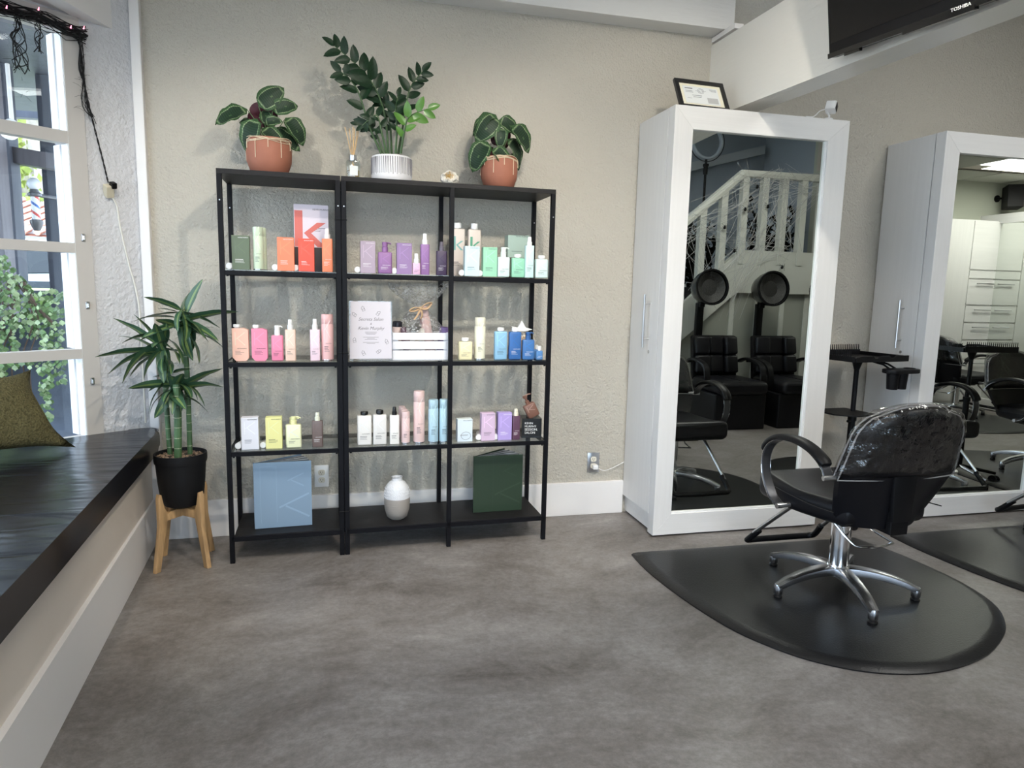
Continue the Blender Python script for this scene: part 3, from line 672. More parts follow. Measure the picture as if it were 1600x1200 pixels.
for k,(x0,x1,y,dd,lb) in enumerate(((626,638,640,.085,'second in the row behind the front small can'),(624.5,635.5,637.5,.135,'third in the row behind the front small can'),(623,633.5,635,.185,'last in the row behind the front small can'))):
    prod('can',x0,x1,y,B,'#e3c2c0','small pink spray can, '+lb,d=dd,mark=False,lo=0,brand=False)
prod('can',646.8,664.6,611.5,B,'#e2bfbb','tall pink spray can, tallest on the third shelf')
prod('can',670,686,625,B,'#a9cbdb','pale blue spray can left of its twin on the third shelf')
prod('can',687.3,702.5,624.5,B,'#a9cbdb','pale blue spray can touching the middle post')
cb=prod('box',714.5,738,655.5,B,'#cfdde8','small square pale blue carton with a drawn circle',mark=False,lo=2)
bm=BM(); tube(bm,[(.004+.024*math.cos(a*PI/12),-.0255,.030+.019*math.sin(a*PI/12)) for a in range(24)],.0006,4,closed=True); obj('printed_circle',bm,M_dark,cb)
prod('box',752,773.4,646,B,'#c8abc8','lilac pink carton on the third glass shelf',dark=True)
lying(746.5,683,B,0,'white capped bottle lying behind the lilac pink carton')
prod('box',778,799.5,645.5,B,'#a590d3','lavender carton on the third glass shelf',dark=False)
lying(772.8,682,B,0,'white capped bottle lying behind the lavender carton')
prod('spray',800.5,813,639.5,B,'#5a3a50','dark mauve spray bottle with cream cap beside the lavender carton',yb=650,cap='#e3dcc4',dark=False)
# black display cube with a tilted brown pump bottle
Yc=.06; a=at(817,668,'y',.06+.033); b=at(847.4,668,'y',.06+.033); wc=b.x-a.x
cube=thing('display_cube','black lettered display cube at the right end of the third shelf','display cube',((a.x+b.x)/2,.093+wc/2,LV[B]),SY-.12)
Hc=at(832,654,'y',.093).z-LV[B]
bm=BM(); bx(bm,-wc/2,wc/2,-wc/2,wc/2,0,Hc,bev=.001); obj('cube_body',bm,mat('gloss_black_card',(.006,.006,.006),.25),cube,0)
MW=pmat((.95,.95,.95),.5)
for i,s in enumerate(('KEVIN','MURPHY','SESSION.','SALON')):
    o=text('lettering',s,wc*(.150 if i<2 else .168),MW,cube,(-wc*.36,-wc/2-.0006,Hc*(.71-.165*i)),ext=.0002 if i<2 else .0003)
    if i>=2:
        for v in o.data.vertices: pass
K_mark(cube,wc,Hc,0,MW,x0=.2,z0=.25) if False else None
bt=thing('pump_bottle','brown pump bottle lying tilted on the black display cube','bottle',((a.x+b.x)/2+.002,.125,LV[B]+Hc+.030),0,rot=(0,-math.radians(27),SY))
mb=pmat(rgb('#7b5548'),.35)
bm=BM(); prism(bm,rrect(.062,.034,.006),-.028,.045,bev=.005); obj('bottle_body',bm,mb,bt,50)
bm=BM(); lathe(bm,[(.011,.045),(.011,.062),(.006,.064),(.006,.082)],14); obj('collar',bm,mb,bt)
bm=BM(); lathe(bm,[(.011,.080),(.012,.092),(0,.094)],14); tube(bm,[(0,0,.09),(.022,0,.091),(.034,0,.086)],[.005,.004,.003],6); obj('pump_head',bm,mb,bt)
K_mark(bt,.06,.07,-.017,pmat(rgb('#a98a7c'),.3),z0=.1)

# acrylic sign with invitation print
sg=thing('acrylic_sign','clear acrylic stand with a printed invitation sheet on the second shelf','sign',(.638,.050,LV[Mi]),SY+.02)
Hs=.275; sg.rotation_euler=(-.03,0,SY+.02)
M_acr=glassmat('clear_acrylic',(.97,.97,.98),base=.05)
M_paper=mat('lilac_white_paper',(.66,.62,.665),.7)
bm=BM(); prism(bm,[(-.098,.006),(.098,.006),(.092,Hs),(-.092,Hs)],.0005,.002,axis='y'); obj('front_pane',bm,M_acr,sg,0)
bm=BM(); prism(bm,[(-.097,.008),(.097,.008),(.091,Hs-.002),(-.091,Hs-.002)],-.0008,.0,axis='y'); obj('printed_sheet',bm,M_paper,sg,0)
bm=BM(); bx(bm,-.098,.098,.0025,.004,.004,Hs); bx(bm,-.098,.098,0,.06,0,.004); obj('back_pane',bm,M_acr,sg,0)
MG=mat('grey_script_print',(.16,.14,.15),.7)
for s,z,sz in (('Secrets Salon',.185,.021),('&',.166,.013),('Kevin Murphy',.143,.021)):
    text('lettering',s,sz,MG,sg,(0,-.0011,z),align='CENTER',shear=.35,ext=.0002)
bm=BM(); rnd=random.Random(9)
for i,z in enumerate((.132,.127,.122,.108,.103,.098,.084,.079)):
    wln=.035*rnd.uniform(.5,1.1); bx(bm,-wln,wln,-.0012,-.0007,z-.0007,z+.0007)
obj('print_lines',bm,MG,sg,0)
for (x,z,a) in ((-.035,.24,.4),(.035,.22,-.6),(-.075,.213,.9),(-.075,.095,.1),(.072,.088,.5),(-.035,.035,.5),(.036,.042,-.9)):
    bm=BM(); tube(bm,[(x+(u*math.cos(a)-w_*math.sin(a)),-.0010,z+(u*math.sin(a)+w_*math.cos(a))) for u,w_ in ((-.006,-.011),(.006,-.011),(.006,.006),(.002,.012),(-.006,.004))],.0007,4,closed=True)
    tube(bm,[(x+(u*math.cos(a)-w_*math.sin(a)),-.0010,z+(u*math.sin(a)+w_*math.cos(a))) for u,w_ in ((-.006,-.002),(.006,-.003))],.0006,4); obj('doodle',bm,M_dark,sg,0)

# gift crate with cellophane
gx=(at(660,560,'y',.09).x); gw=at(703,540,'y',.07).x-at(613,540,'y',.07).x
gc=thing('gift_crate','white slatted wooden gift crate wrapped on the second shelf','crate',(at(658,540,'y',.07).x,.075+.085,LV[Mi]),SY)
GH=.128; M_wcr=mat('white_painted_crate',(.78,.79,.84),.5,bump=.1,bscale=30)
for y in (-.085,.075):
    for z0,z1 in ((0,.044),(.050,.088),(.094,GH)):
        bm=BM(); bx(bm,-gw/2,gw/2,y,y+.010,z0,z1,bev=.001); obj('slat',bm,M_wcr,gc,0)
for x in (-gw/2,gw/2-.010):
    bm=BM(); bx(bm,x,x+.010,-.075,.075,0,GH,bev=.001); obj('end_board',bm,M_wcr,gc,0)
for x in (-gw/2+.010,gw/2-.028):
    bm=BM(); bx(bm,x,x+.018,-.0745,-.068,0,GH); obj('corner_batten',bm,M_wcr,gc,0)
bm=BM(); bx(bm,-gw/2+.01,gw/2-.01,-.075,.075,.003,.010); obj('base_board',bm,M_wcr,gc,0)
gl=Vector(gc.location)
def gift(nm,kind,lx,lz,w,h,col,lab,rot,cap='#f2f2f0',dep=None):
    t=thing(nm,lab,'bottle',(gl.x+lx,gl.y-.012,gl.z+lz),rot=rot)
    bm=BM(); lathe(bm,[(w*.46,0),(w*.5,.005),(w*.5,h*.75),(w*.46,h*.78)],18); obj('bottle_body',bm,pmat(rgb(col)),t)
    bm=BM(); lathe(bm,[(w*.44,h*.78),(w*.47,h*.79),(w*.47,h*.97),(w*.3,h),(0,h)],18); obj('cap',bm,pmat(rgb(cap)),t)
gift('spray_can','can',.055,.03,.052,.225,'#d9b3ae','large pink can standing tilted in the gift crate',(0,-.18,0),cap='#d9b6b2')
gift('bottle','b',-.112,.05,.050,.13,'#cdb5ae','blush bottle with black top at the left of the gift crate',(0,.05,0),cap='#20202a')
gift('bottle','b',-.01,.05,.046,.10,'#d6d0c6','ivory bottle tilted in the middle of the gift crate',(0,.35,0),cap='#e2ddcf')
gift('bottle','b',.108,.03,.050,.125,'#6f5a8f','purple bottle at the right of the gift crate',(0,.12,0),cap='#6a558c')
gift('bottle','b',-.055,.04,.045,.115,'#8d6f7d','plum bottle behind the ivory bottle in the gift crate',(0,-.3,0),cap='#7c6272')
def cellobag(name,label,loc,rz,prof,nseg=40,amp=.12,seed=1,sx=1,sy=1,m=None,group=None,lean=0):
    rnd=random.Random(seed); ph=[rnd.uniform(0,6) for _ in range(6)]; bm=BM(); rings=[]
    for k,(r,z) in enumerate(prof):
        ring=[]
        for i in range(nseg):
            a=2*PI*i/nseg; q=1+amp*(k/len(prof)+.2)*(math.sin(5*a+ph[0])+.7*math.sin(11*a+ph[1]+k)+.5*math.sin(17*a+ph[2]-k))
            ring.append(bm.verts.new((sx*r*q*math.cos(a)+lean*z,sy*r*q*math.sin(a),z+.10*r*math.sin(7*a+ph[3])*(k/len(prof)))))
        rings.append(ring)
    for a,b in zip(rings,rings[1:]):
        for i in range(nseg): bm.faces.new((a[i],a[(i+1)%nseg],b[(i+1)%nseg],b[i]))
    t=obj(name,bm,m or M_cello,None,30); t.location=loc; t.rotation_euler=(0,0,rz); return tag(t,label,'wrap')
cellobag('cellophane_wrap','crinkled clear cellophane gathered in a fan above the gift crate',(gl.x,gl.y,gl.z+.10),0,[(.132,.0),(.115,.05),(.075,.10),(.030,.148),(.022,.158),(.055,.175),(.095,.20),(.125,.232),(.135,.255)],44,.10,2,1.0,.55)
bm=BM(); M_twine=mat('tan_ribbon',(.50,.34,.20),.7)
for s in (-1,1): tube(bm,curve([(0,0,0),(s*.03,-.012,.012+.01*s),(s*.052,-.008,.006+.018*s),(s*.03,-.006,-.008+.006*s),(0,0,0)],5),1,6,flat=(.008,.003))
tube(bm,curve([(0,0,0),(-.012,-.01,-.03),(-.03,-.01,-.055)],4),1,6,flat=(.006,.002)); tube(bm,curve([(0,0,0),(.008,-.01,-.03),(.0,-.01,-.05)],4),1,6,flat=(.006,.002)); box(bm,(0,-.004,0),(.014,.012,.014),bev=.003)
o=obj('ribbon_bow',bm,M_twine); o.location=(gl.x+.0,gl.y-.05,gl.z+.245); tag(o,'tan raffia bow tied round the cellophane of the gift crate','bow')
# cookie bag behind the blue bottles
X=at(815,500,'y',.22)
t=thing('candy_bag','clear treat bag with orange and white sweets behind the royal blue bottles','bag',(X.x,.22,LV[Mi]+.001))
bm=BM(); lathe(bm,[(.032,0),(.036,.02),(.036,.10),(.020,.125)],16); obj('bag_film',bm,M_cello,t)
bm=BM(); rnd=random.Random(4)
for k in range(26):
    v=bmesh.ops.create_icosphere(bm,subdivisions=1,radius=.010)['verts']; bmesh.ops.translate(bm,vec=(rnd.uniform(-.02,.02),rnd.uniform(-.02,.02),.012+.004*k),verts=v)
obj('sweets',bm,mat('orange_sweets',(.75,.42,.14),.5,var=.5,vscale=60),t,kind='stuff')
bm=BM(); prism(bm,[(-.03,.13),(-.055,.155),(-.02,.150),(.0,.185),(.022,.150),(.058,.140),(.02,.130)],-.006,.006,axis='y'); obj('white_tissue',bm,mat('white_tissue',(.85,.84,.83),.6),t,20)

# ------------------------------------------------------------------ bottom shelf: books and vase
def book(x0,x1,yt,yb_,d,col,label,fan,lean):
    Yf=d
    for _ in range(3): Yf=d+SY*at((x0+x1)/2,770,'y',Yf).x
    a=at(x0,770,'y',Yf); b=at(x1,770,'y',Yf); w=b.x-a.x; H=at((x0+x1)/2,yt,'y',Yf).z-BT
    t=thing('book',label,'book',((a.x+b.x)/2,Yf,BT+.001),SY+lean); m=pmat(rgb(col),.22)
    bm=BM(); bx(bm,-w/2,w/2,0,.004,0,H,bev=.001); obj('front_cover',bm,m,t,0)
    bm=BM(); v=bx(bm,-w/2,w/2,0,.004,0,H*.99,bev=.001)
    bmesh.ops.transform(bm,matrix=Matrix.Translation((-w/2,.012,0))@Matrix.Rotation(fan,4,'Z')@Matrix.Translation((w/2,0,0)),verts=v); obj('back_cover',bm,m,t,0)
    bm=BM(); box(bm,(-w/2-.001,.008,H/2),(.006,.016,H),bev=.002); obj('spine',bm,m,t,0)
    M_pg=mat('page_paper',(.55,.55,.56),.6,var=.4,vscale=25); M_pgd=mat('dark_page_photo',(.07,.07,.08),.5)
    for k in range(9):
        a_=fan*(k+1)/10.5; bm=BM(); v=bx(bm,.003,w*.97,-.0006,.0006,.004,H*(.985))
        bmesh.ops.transform(bm,matrix=Matrix.Translation((-w/2,.009,0))@Matrix.Rotation(a_,4,'Z'),verts=v); obj('page',bm,M_pgd if k%3==1 else M_pg,t,0)
    K_mark(t,w,H,0,pmat(tuple(min(1,c*1.08+.015) for c in rgb(col)),.12),x0=-.10,z0=.14,s=.92,bar=.03,full=False)
    K_mark(t,w,H,0,pmat(tuple(min(1,c*1.05+.01) for c in rgb(col)),.12),x0=.06,z0=.62,s=.5,bar=.02,full=False)
    bm=BM()
    for xx in (-.40*w,-.12*w): bx(bm,xx,xx+.0012,-.0006,.0002,H*.08,H*.94)
    bx(bm,-.40*w,-.12*w,-.0006,.0002,H*.935,H*.94); obj('embossed_line',bm,pmat(tuple(min(1,c*1.08+.015) for c in rgb(col)),.12),t,0)
    return t
book(398,487,722,825,.085,'#7f9ab4','large light blue hardback book standing fanned open on the bottom shelf',.60,0.03)
book(740.5,816,712,803,.110,'#2f4032','large dark green hardback book standing fanned open on the bottom shelf',.66,.0)
V=at(620,776,'y',.14)
vs_=thing('vase','white and grey textured ceramic bottle vase on the bottom shelf','vase',(at(620.5,776,'y',.13).x,.135,BT))
ws=.063
bm=BM(); lathe(bm,[(.036,0),(.050,.012),(.061,.05),(.064,.09),(.0635,.108)],32); obj('lower_body',bm,mat('grey_matte_glaze',(.36,.33,.30),.55,bump=.3,bscale=70,stretch=(.2,.2,3)),vs_)
bm=BM(); lathe(bm,[(.0637,.108),(.062,.135),(.055,.165),(.040,.185),(.026,.193),(.024,.205),(.028,.212),(.021,.212),(.018,.195),(0,.19)],32,caps=False); obj('upper_body',bm,mat('white_glaze',(.74,.75,.78),.25,bump=.5,bscale=110),vs_)
bm=BM()
for z,r,k in ((.116,.0640,44),(.128,.0632,44),(.142,.0610,42),(.156,.058,40)):
    for i in range(k): bmesh.ops.create_icosphere(bm,subdivisions=1,radius=.0024,matrix=Matrix.Translation((r*math.cos(2*PI*i/k),r*math.sin(2*PI*i/k),z)))
obj('raised_dots',bm,mat('white_glaze',(.8,.8,.8)),vs_,kind='stuff')

# ------------------------------------------------------------------ things on top of the shelves
ZT=1.751
def calathea_mat():
    m=bpy.data.materials.new('patterned_calathea_leaf'); m.use_nodes=True; n=m.node_tree.nodes; l=m.node_tree.links; b=n['Principled BSDF']; b.inputs['Roughness'].default_value=.5; b.inputs['Specular IOR Level'].default_value=.25
    uv=n.new('ShaderNodeTexCoord'); sx=n.new('ShaderNodeSeparateXYZ'); l.new(uv.outputs['UV'],sx.inputs[0])
    def ma(op,a,b_=None,c=None):
        q=n.new('ShaderNodeMath'); q.operation=op
        for i,x in enumerate((a,b_,c)):
            if x is None: continue
            if isinstance(x,(int,float)): q.inputs[i].default_value=x
            else: l.new(x,q.inputs[i])
        return q.outputs[0]
    au=ma('ABSOLUTE',ma('MULTIPLY_ADD',sx.outputs[0],2.0,-1.0))
    av=ma('ABSOLUTE',ma('MULTIPLY_ADD',sx.outputs[1],2.0,-1.0))
    edge=ma('MAXIMUM',au,ma('MULTIPLY',av,.93))
    no=n.new('ShaderNodeTexNoise'); no.inputs['Scale'].default_value=14; l.new(uv.outputs['UV'],no.inputs[0])
    e2=ma('MULTIPLY_ADD',no.outputs[0],.12,edge)
    ring=n.new('ShaderNodeValToRGB'); l.new(e2,ring.inputs[0]); cr=ring.color_ramp
    cr.elements[0].position=0; cr.elements[0].color=(.020,.042,.022,1); cr.elements[1].position=1; cr.elements[1].color=(.035,.085,.030,1)
    for p_,c in ((.08,(.10,.17,.07)),(.16,(.018,.042,.022)),(.72,(.018,.042,.022)),(.76,(.24,.32,.18)),(.79,(.22,.30,.16)),(.83,(.040,.095,.035))):
        e=cr.elements.new(p_); e.color=(*c,1)
    wv=n.new('ShaderNodeTexWave'); wv.inputs['Scale'].default_value=5; wv.inputs['Distortion'].default_value=1; wv.bands_direction='Y'; l.new(uv.outputs['UV'],wv.inputs[0])
    mx=n.new('ShaderNodeMixRGB'); mx.blend_type='MULTIPLY'; mx.inputs[0].default_value=.4; l.new(ring.outputs[0],mx.inputs[1]); l.new(wv.outputs[0],mx.inputs[2])
    geo=n.new('ShaderNodeNewGeometry'); m2=n.new('ShaderNodeMixRGB'); l.new(geo.outputs['Backfacing'],m2.inputs[0]); l.new(mx.outputs[0],m2.inputs[1]); m2.inputs[2].default_value=(.055,.012,.020,1)
    l.new(m2.outputs[0],b.inputs['Base Color']); return m
M_cal=calathea_mat()
def stripemat(name,dark,light,wd=.3):
    m=bpy.data.materials.new(name); m.use_nodes=True; n=m.node_tree.nodes; l=m.node_tree.links; b=n['Principled BSDF']; b.inputs['Roughness'].default_value=.32
    uv=n.new('ShaderNodeTexCoord'); sx=n.new('ShaderNodeSeparateXYZ'); l.new(uv.outputs['UV'],sx.inputs[0])
    r=n.new('ShaderNodeValToRGB'); l.new(sx.outputs[0],r.inputs[0]); cr=r.color_ramp
    cr.elements[0].position=0; cr.elements[0].color=(*dark,1); cr.elements[1].position=1; cr.elements[1].color=(*dark,1)
    for p_,c in ((.36,dark),(.42,light),(.48,light),(.5,dark),(.53,light),(.58,light),(.64,dark)):
        e=cr.elements.new(p_); e.color=(*c,1)
    l.new(r.outputs[0],b.inputs['Base Color']); return m
M_drac=stripemat('striped_dracaena_leaf',(.035,.085,.045),(.19,.26,.08))
M_zz=mat('dark_zz_leaf',(.010,.030,.013),.42,spec=.25,var=.35,vscale=12)
M_zzn=mat('fresh_zz_leaf',(.085,.21,.035),.3)
M_stem=mat('green_stem',(.05,.10,.035),.5)
M_soil=mat('dark_soil',(.035,.025,.018),.95,bump=1,bscale=120,var=.6,vscale=90)
cal_me=[to_mesh('leaf',leafmesh(1,.66,dr,.22,10,6,1.5,.03),M_cal) for dr in (.5,1.0,1.5)]
def calathea(label,px,r,h,leaves,Y,seed):
    X=at(px,255,'y',Y).x; t=thing('potted_calathea',label,'potted plant',(X,Y,ZT)); L=Vector((X,Y,ZT))
    bm=BM(); lathe(bm,[(r*.62,0),(r*.82,h*.10),(r*.98,h*.38),(r,h*.62),(r*.96,h*.93),(r*.93,h),(r*.87,h),(r*.86,h*.85),(0,h*.84)],32,caps=False); obj('pot',bm,M_terra,t)
    bm=BM(); rnd=random.Random(seed)
    for k in range(5):
        ph=rnd.uniform(0,6); tube(bm,[((r*.985)*math.cos(a*PI/16),(r*.985)*math.sin(a*PI/16),h*.93+.006*math.sin(3*a*PI/16+ph)+.003*k-.006) for a in range(32)],.0016,4,closed=True)
    obj('cream_woven_rim',bm,mat('cream_cord',(.62,.50,.36),.8),t)
    for k in range(11):
        a=2*PI*k/11+.2; ln=h*(.16+.3*(k%2)*rnd.uniform(.7,1)); rr=r*1.005
        bm=BM(); tube(bm,[(rr*.98*math.cos(a),rr*.98*math.sin(a),h*.93),(rr*1.01*math.cos(a),rr*1.01*math.sin(a),h*.85),(rr*1.01*math.cos(a),rr*1.01*math.sin(a),h*.86-ln)],.0018,5); obj('cord_tassel',bm,mat('cream_cord',(.62,.50,.36)),t)
    bm=BM(); lathe(bm,[(0,h*.855),(r*.86,h*.855)],20,caps=False); obj('soil',bm,M_soil,t)
    for k,(b,e,yb_,ye,mi,roll) in enumerate(leaves):
        B_=at(*b,'y',Y+yb_)-L; E_=at(*e,'y',Y+ye)-L; E_=B_+(E_-B_)*1.18
        bm=BM(); tube(bm,curve([(rnd.uniform(-.015,.015),rnd.uniform(-.01,.01),h*.85),(B_.x*.55,B_.y*.5,max(h,B_.z*.8)),B_],4),.0018,5); obj('leaf_stalk',bm,M_stem,t)
        place_leaf(cal_me[mi],t,B_,E_,up=Vector((0,-1,.5)) if abs(roll)<2 else Vector((0,1,.2)),roll=roll*.28 if abs(roll)<2 else 0,wscale=1)
calathea('terracotta potted calathea at the left end of the shelf top',421,.098,.158,[
 ((386,171),(340,182),.02,-.02,0,.9),((404,166),(438,140),0,-.02,0,1.9),((426,172),(458,159),0,-.03,1,1.0),((447,184),(479,214),0,-.02,1,-.8),
 ((402,186),(375,224),-.04,-.08,1,1.2),((410,200),(444,222),-.05,-.08,1,-.9),((424,203),(466,225),0,.0,0,-.9),((418,196),(414,168),0,.0,1,0.3),((395,192),(375,185),.03,.02,1,.4),((392,180),(412,163),.04,.03,0,PI-.6),
 ((406,205),(392,180),.04,.04,0,2.6),((412,200),(428,172),.04,.04,0,-2.4),((405,208),(380,222),.02,.0,1,2.8),((414,192),(434,184),-.02,-.05,1,.6)],.165,1)
calathea('terracotta potted calathea at the right end of the shelf top',780,.090,.150,[
 ((775,180),(735,192),.0,-.0,1,1.8),((776,182),(752,210),-.02,-.07,1,-1.0),((780,187),(812,200),.0,-.02,1,.5),((800,196),(835,224),.0,-.03,1,-.5),
 ((784,200),(782,222),-.03,-.07,1,.4),((762,222),(735,254),-.02,-.05,1,.9),((770,232),(802,252),-.05,-.09,1,-.6),((793,217),(826,252),.0,-.0,1,-1.3),((778,228),(772,205),.03,.03,0,2.4),((782,232),(792,208),.03,.04,0,-2.4),((800,240),(810,255),.0,.0,1,-.8),((770,230),(760,245),.03,.02,1,2.4)],.165,2)
# ZZ plant in grey striped pot
Y=.165; X=at(612,262,'y',Y).x; zz=thing('potted_zz_plant','tall dark green plant in a white and grey striped pot on the shelf top','potted plant',(X,Y,ZT)); L=Vector((X,Y,ZT))
r=.094;h=.118
bm=BM(); lathe(bm,[(r*.88,0),(r*.98,.012),(r,.03),(r*.985,h*.9),(r*.96,h),(r*.90,h),(r*.88,h*.8),(0,h*.78)],40,caps=False); obj('pot',bm,mat('white_ceramic',(.75,.74,.76),.4),zz)
bm=BM(); nst=64
for k in range(nst):
    a=2*PI*k/nst; rr=r*1.002; z0=.030+.008*abs(math.sin(k*1.7)); a2=a+.03*math.sin(k*.9)
    p=[(rr*math.cos(a),rr*math.sin(a),z0),(rr*.994*math.cos(a2),rr*.994*math.sin(a2),h*.93)]
    tube(bm,p,[.0012,.0022],4)
obj('grey_stripes',bm,mat('grey_stripe_glaze',(.20,.19,.21),.5),zz,kind='stuff')
bm=BM(); lathe(bm,[(0,h*.79),(r*.87,h*.79)],24,caps=False); obj('soil',bm,M_soil,zz)
zz_me=to_mesh('leaf',leafmesh(1,.50,.35,.25,6,4,1.5),M_zz); zz_men=to_mesh('leaf',leafmesh(1,.50,.35,.25,6,4,1.5),M_zzn)
def zzstem(pts,ys,n,ll,start=.35,me=zz_me,rs=.006,seed=0,flip=1):
    P=[at(x,y,'y',Y+dy)-L for (x,y),dy in zip(pts,ys)]; cv=curve(P,8)
    bm=BM(); tube(bm,cv,[rs*(1-.75*i/(len(cv)-1)) for i in range(len(cv))],6); obj('stem',bm,M_stem,zz); rnd=random.Random(seed)
    N=len(cv)-1
    for k in range(n):
        t=start+(1-start)*k/(n-1); i=min(N-1,int(t*N)); p=cv[i].lerp(cv[i+1],t*N-i); tg=(cv[i+1]-cv[i]).normalized()
        side=tg.cross(Vector((0,-1,0))).normalized()
        s=(1 if k%2 else -1)
        lf=ll*(1-.45*abs(t-.6)/.6)*rnd.uniform(.85,1.1)
        d=(tg*.75+side*s*.85+Vector((0,rnd.uniform(-.45,.2),0))).normalized()
        if k==n-1: d=tg
        place_leaf(me,zz,p,p+d*lf,up=Vector((0,-1,.25)),roll=rnd.uniform(-.5,.5))
zzstem([(607,240),(600,175),(575,120),(523,72)],[0,0,-.03,-.07],15,0.103,.42,seed=1)
zzstem([(596,240),(578,200),(558,140),(533,112)],[0,-.02,-.04,-.06],10,0.091,.35,seed=2)
zzstem([(622,240),(630,195),(640,140),(660,112)],[0,.02,.02,.0],11,0.086,.40,seed=3)
zzstem([(626,240),(632,205),(640,182),(668,170)],[-.03,-.05,-.06,-.07],9,0.086,.25,me=zz_men,seed=4)
zzstem([(604,240),(596,205),(588,180),(566,196)],[-.03,-.05,-.05,-.05],8,0.062,.3,seed=5)
zzstem([(612,240),(610,200),(606,170),(598,160)],[.02,.03,.03,.03],8,0.076,.3,seed=6)
zzstem([(618,240),(620,200),(618,172),(622,150)],[-.02,-.03,-.03,-.03],9,0.076,.3,seed=7)
zzstem([(600,240),(590,214),(582,200),(560,194)],[.03,.04,.05,.06],7,0.062,.3,seed=8)
# reed diffuser
X=at(551.5,255,'y',.13).x; t=thing('reed_diffuser','glass reed diffuser with silver collar beside the striped pot','diffuser',(X,.145,ZT),.1)
M_tg=glassmat('clear_bottle_glass',(.86,.90,.90),base=.08)
bm=BM(); prism(bm,rrect(.062,.062,.012),0,.088,bev=.006,seg=3); obj('glass_bottle',bm,M_tg,t,50)
bm=BM(); prism(bm,rrect(.052,.052,.009),.005,.045,bev=.003); obj('scented_oil',bm,glassmat('amber_oil',(.80,.68,.40),base=.02),t,50)
bm=BM(); bx(bm,-.018,.018,-.0318,-.0312,.02,.062); obj('paper_label',bm,mat('pale_paper',(.7,.72,.72),.6),t,0)
bm=BM(); lathe(bm,[(.017,.087),(.0175,.09),(.0175,.112),(.015,.114)],20); obj('silver_collar',bm,M_steel,t)
for k,(dx,dy) in enumerate(((-.034,0),(-.012,.02),(.0,-.02),(.010,.01),(.030,.0),(.022,-.012))):
    bm=BM(); cyl(bm,(-dx*.5,-dy*.4,.012),(dx,dy,.235),.0019,6); obj('reed',bm,mat('reed_wood',(.62,.42,.22),.7),t)
# geode
X=at(703,274,'y',.10).x; t=thing('geode','small white and honey coloured open geode on the shelf top','geode',(X,.105,ZT+.030)); rnd=random.Random(8)
bm=BM(); bmesh.ops.create_icosphere(bm,subdivisions=4,radius=.040)
from mathutils import noise
for v in bm.verts:
    n_=v.co.normalized(); f=1+.16*noise.noise(n_*2.2)+.06*noise.noise(n_*7)
    v.co=n_*.042*f; v.co.z*=.82
    dd=n_.dot(Vector((-.15,-.95,.30)))
    if dd>.80: v.co-=Vector((-.15,-.95,.30)).normalized()*.020*min(1,(dd-.80)/.08)*(1+.3*noise.noise(n_*30))
obj('rock_shell',bm,mat('white_rock',(.78,.74,.67),.6,bump=.8,bscale=90,var=.15,vscale=40),t)
bm=BM(); 
for k in range(60):
    a=rnd.uniform(0,2*PI); q=rnd.uniform(0,.019); c=Vector((-.006+q*math.cos(a),-.026,.009+q*math.sin(a)*.85))
    cyl(bm,c+Vector((0,.006,0)),c+Vector((rnd.gauss(0,.002),-.004-rnd.uniform(0,.004),rnd.gauss(0,.002))),.0028,5,r2=.0004)
obj('honey_crystals',bm,mat('honey_crystal',(.70,.52,.26),.2),t,0,kind='stuff')

# ------------------------------------------------------------------ floor plant in black pot on wooden stand
PX,PY=-.203,.07
sd=thing('plant_stand','light wooden four legged plant stand under the black pot','plant stand',(PX,PY,0),.10)
for k in range(4):
    a=PI/4+k*PI/2; c,s=math.cos(a),math.sin(a)
    bm=BM(); pts=[(.158,0),(.132,0),(.098,.18),(.085,.235),(.085,.262),(.104,.285),(.110,.345),(.122,.350),(.128,.330),(.126,.20)]
    v=prism(bm,pts,-.011,.011,bev=.003,axis='y')
    bmesh.ops.rotate(bm,cent=(0,0,0),matrix=Matrix.Rotation(a,3,'Z'),verts=bm.verts)
    obj('leg',bm,M_wood,sd,30)
for k in range(2):
    a=PI/4+k*PI/2; bm=BM(); prism(bm,[(-.10,.222),(.10,.222),(.10,.250),(.045,.262),(-.045,.262),(-.10,.250)],-.010,.010,bev=.002,axis='y')
    bmesh.ops.rotate(bm,cent=(0,0,0),matrix=Matrix.Rotation(a,3,'Z'),verts=bm.verts); obj('cross_bar',bm,M_wood,sd,30)
dr=thing('potted_dracaena','tall striped dracaena in a matte black pot beside the window bench','potted plant',(PX,PY,.266)); L=Vector((PX,PY,.266))
bm=BM(); lathe(bm,[(.052,0),(.075,.012),(.090,.05),(.098,.12),(.104,.205),(.108,.206),(.110,.222),(.109,.246),(.103,.246),(.099,.228),(0,.226)],40,caps=False); obj('pot',bm,mat('matte_black_pot',(.008,.008,.009),.55,spec=.2),dr)
bm=BM(); lathe(bm,[(0,.229),(.100,.229)],24,caps=False); obj('soil',bm,M_soil,dr)
bm=BM(); rnd=random.Random(2)
for k in range(260):
    a=rnd.uniform(0,2*PI); q=.095*math.sqrt(rnd.random()); box(bm,(q*math.cos(a),q*math.sin(a),.232),(rnd.uniform(.004,.014),rnd.uniform(.003,.007),.003),rot=(rnd.gauss(0,.3),rnd.gauss(0,.3),rnd.uniform(0,3)))
obj('bark_chips',bm,mat('bark_chip',(.22,.15,.10),.9,var=.7,vscale=70),dr,0,kind='stuff')
M_cane=mat('green_cane',(.055,.115,.045),.5,var=.3,vscale=20); M_node=mat('pale_cane_ring',(.45,.45,.33),.6)
heads=[]
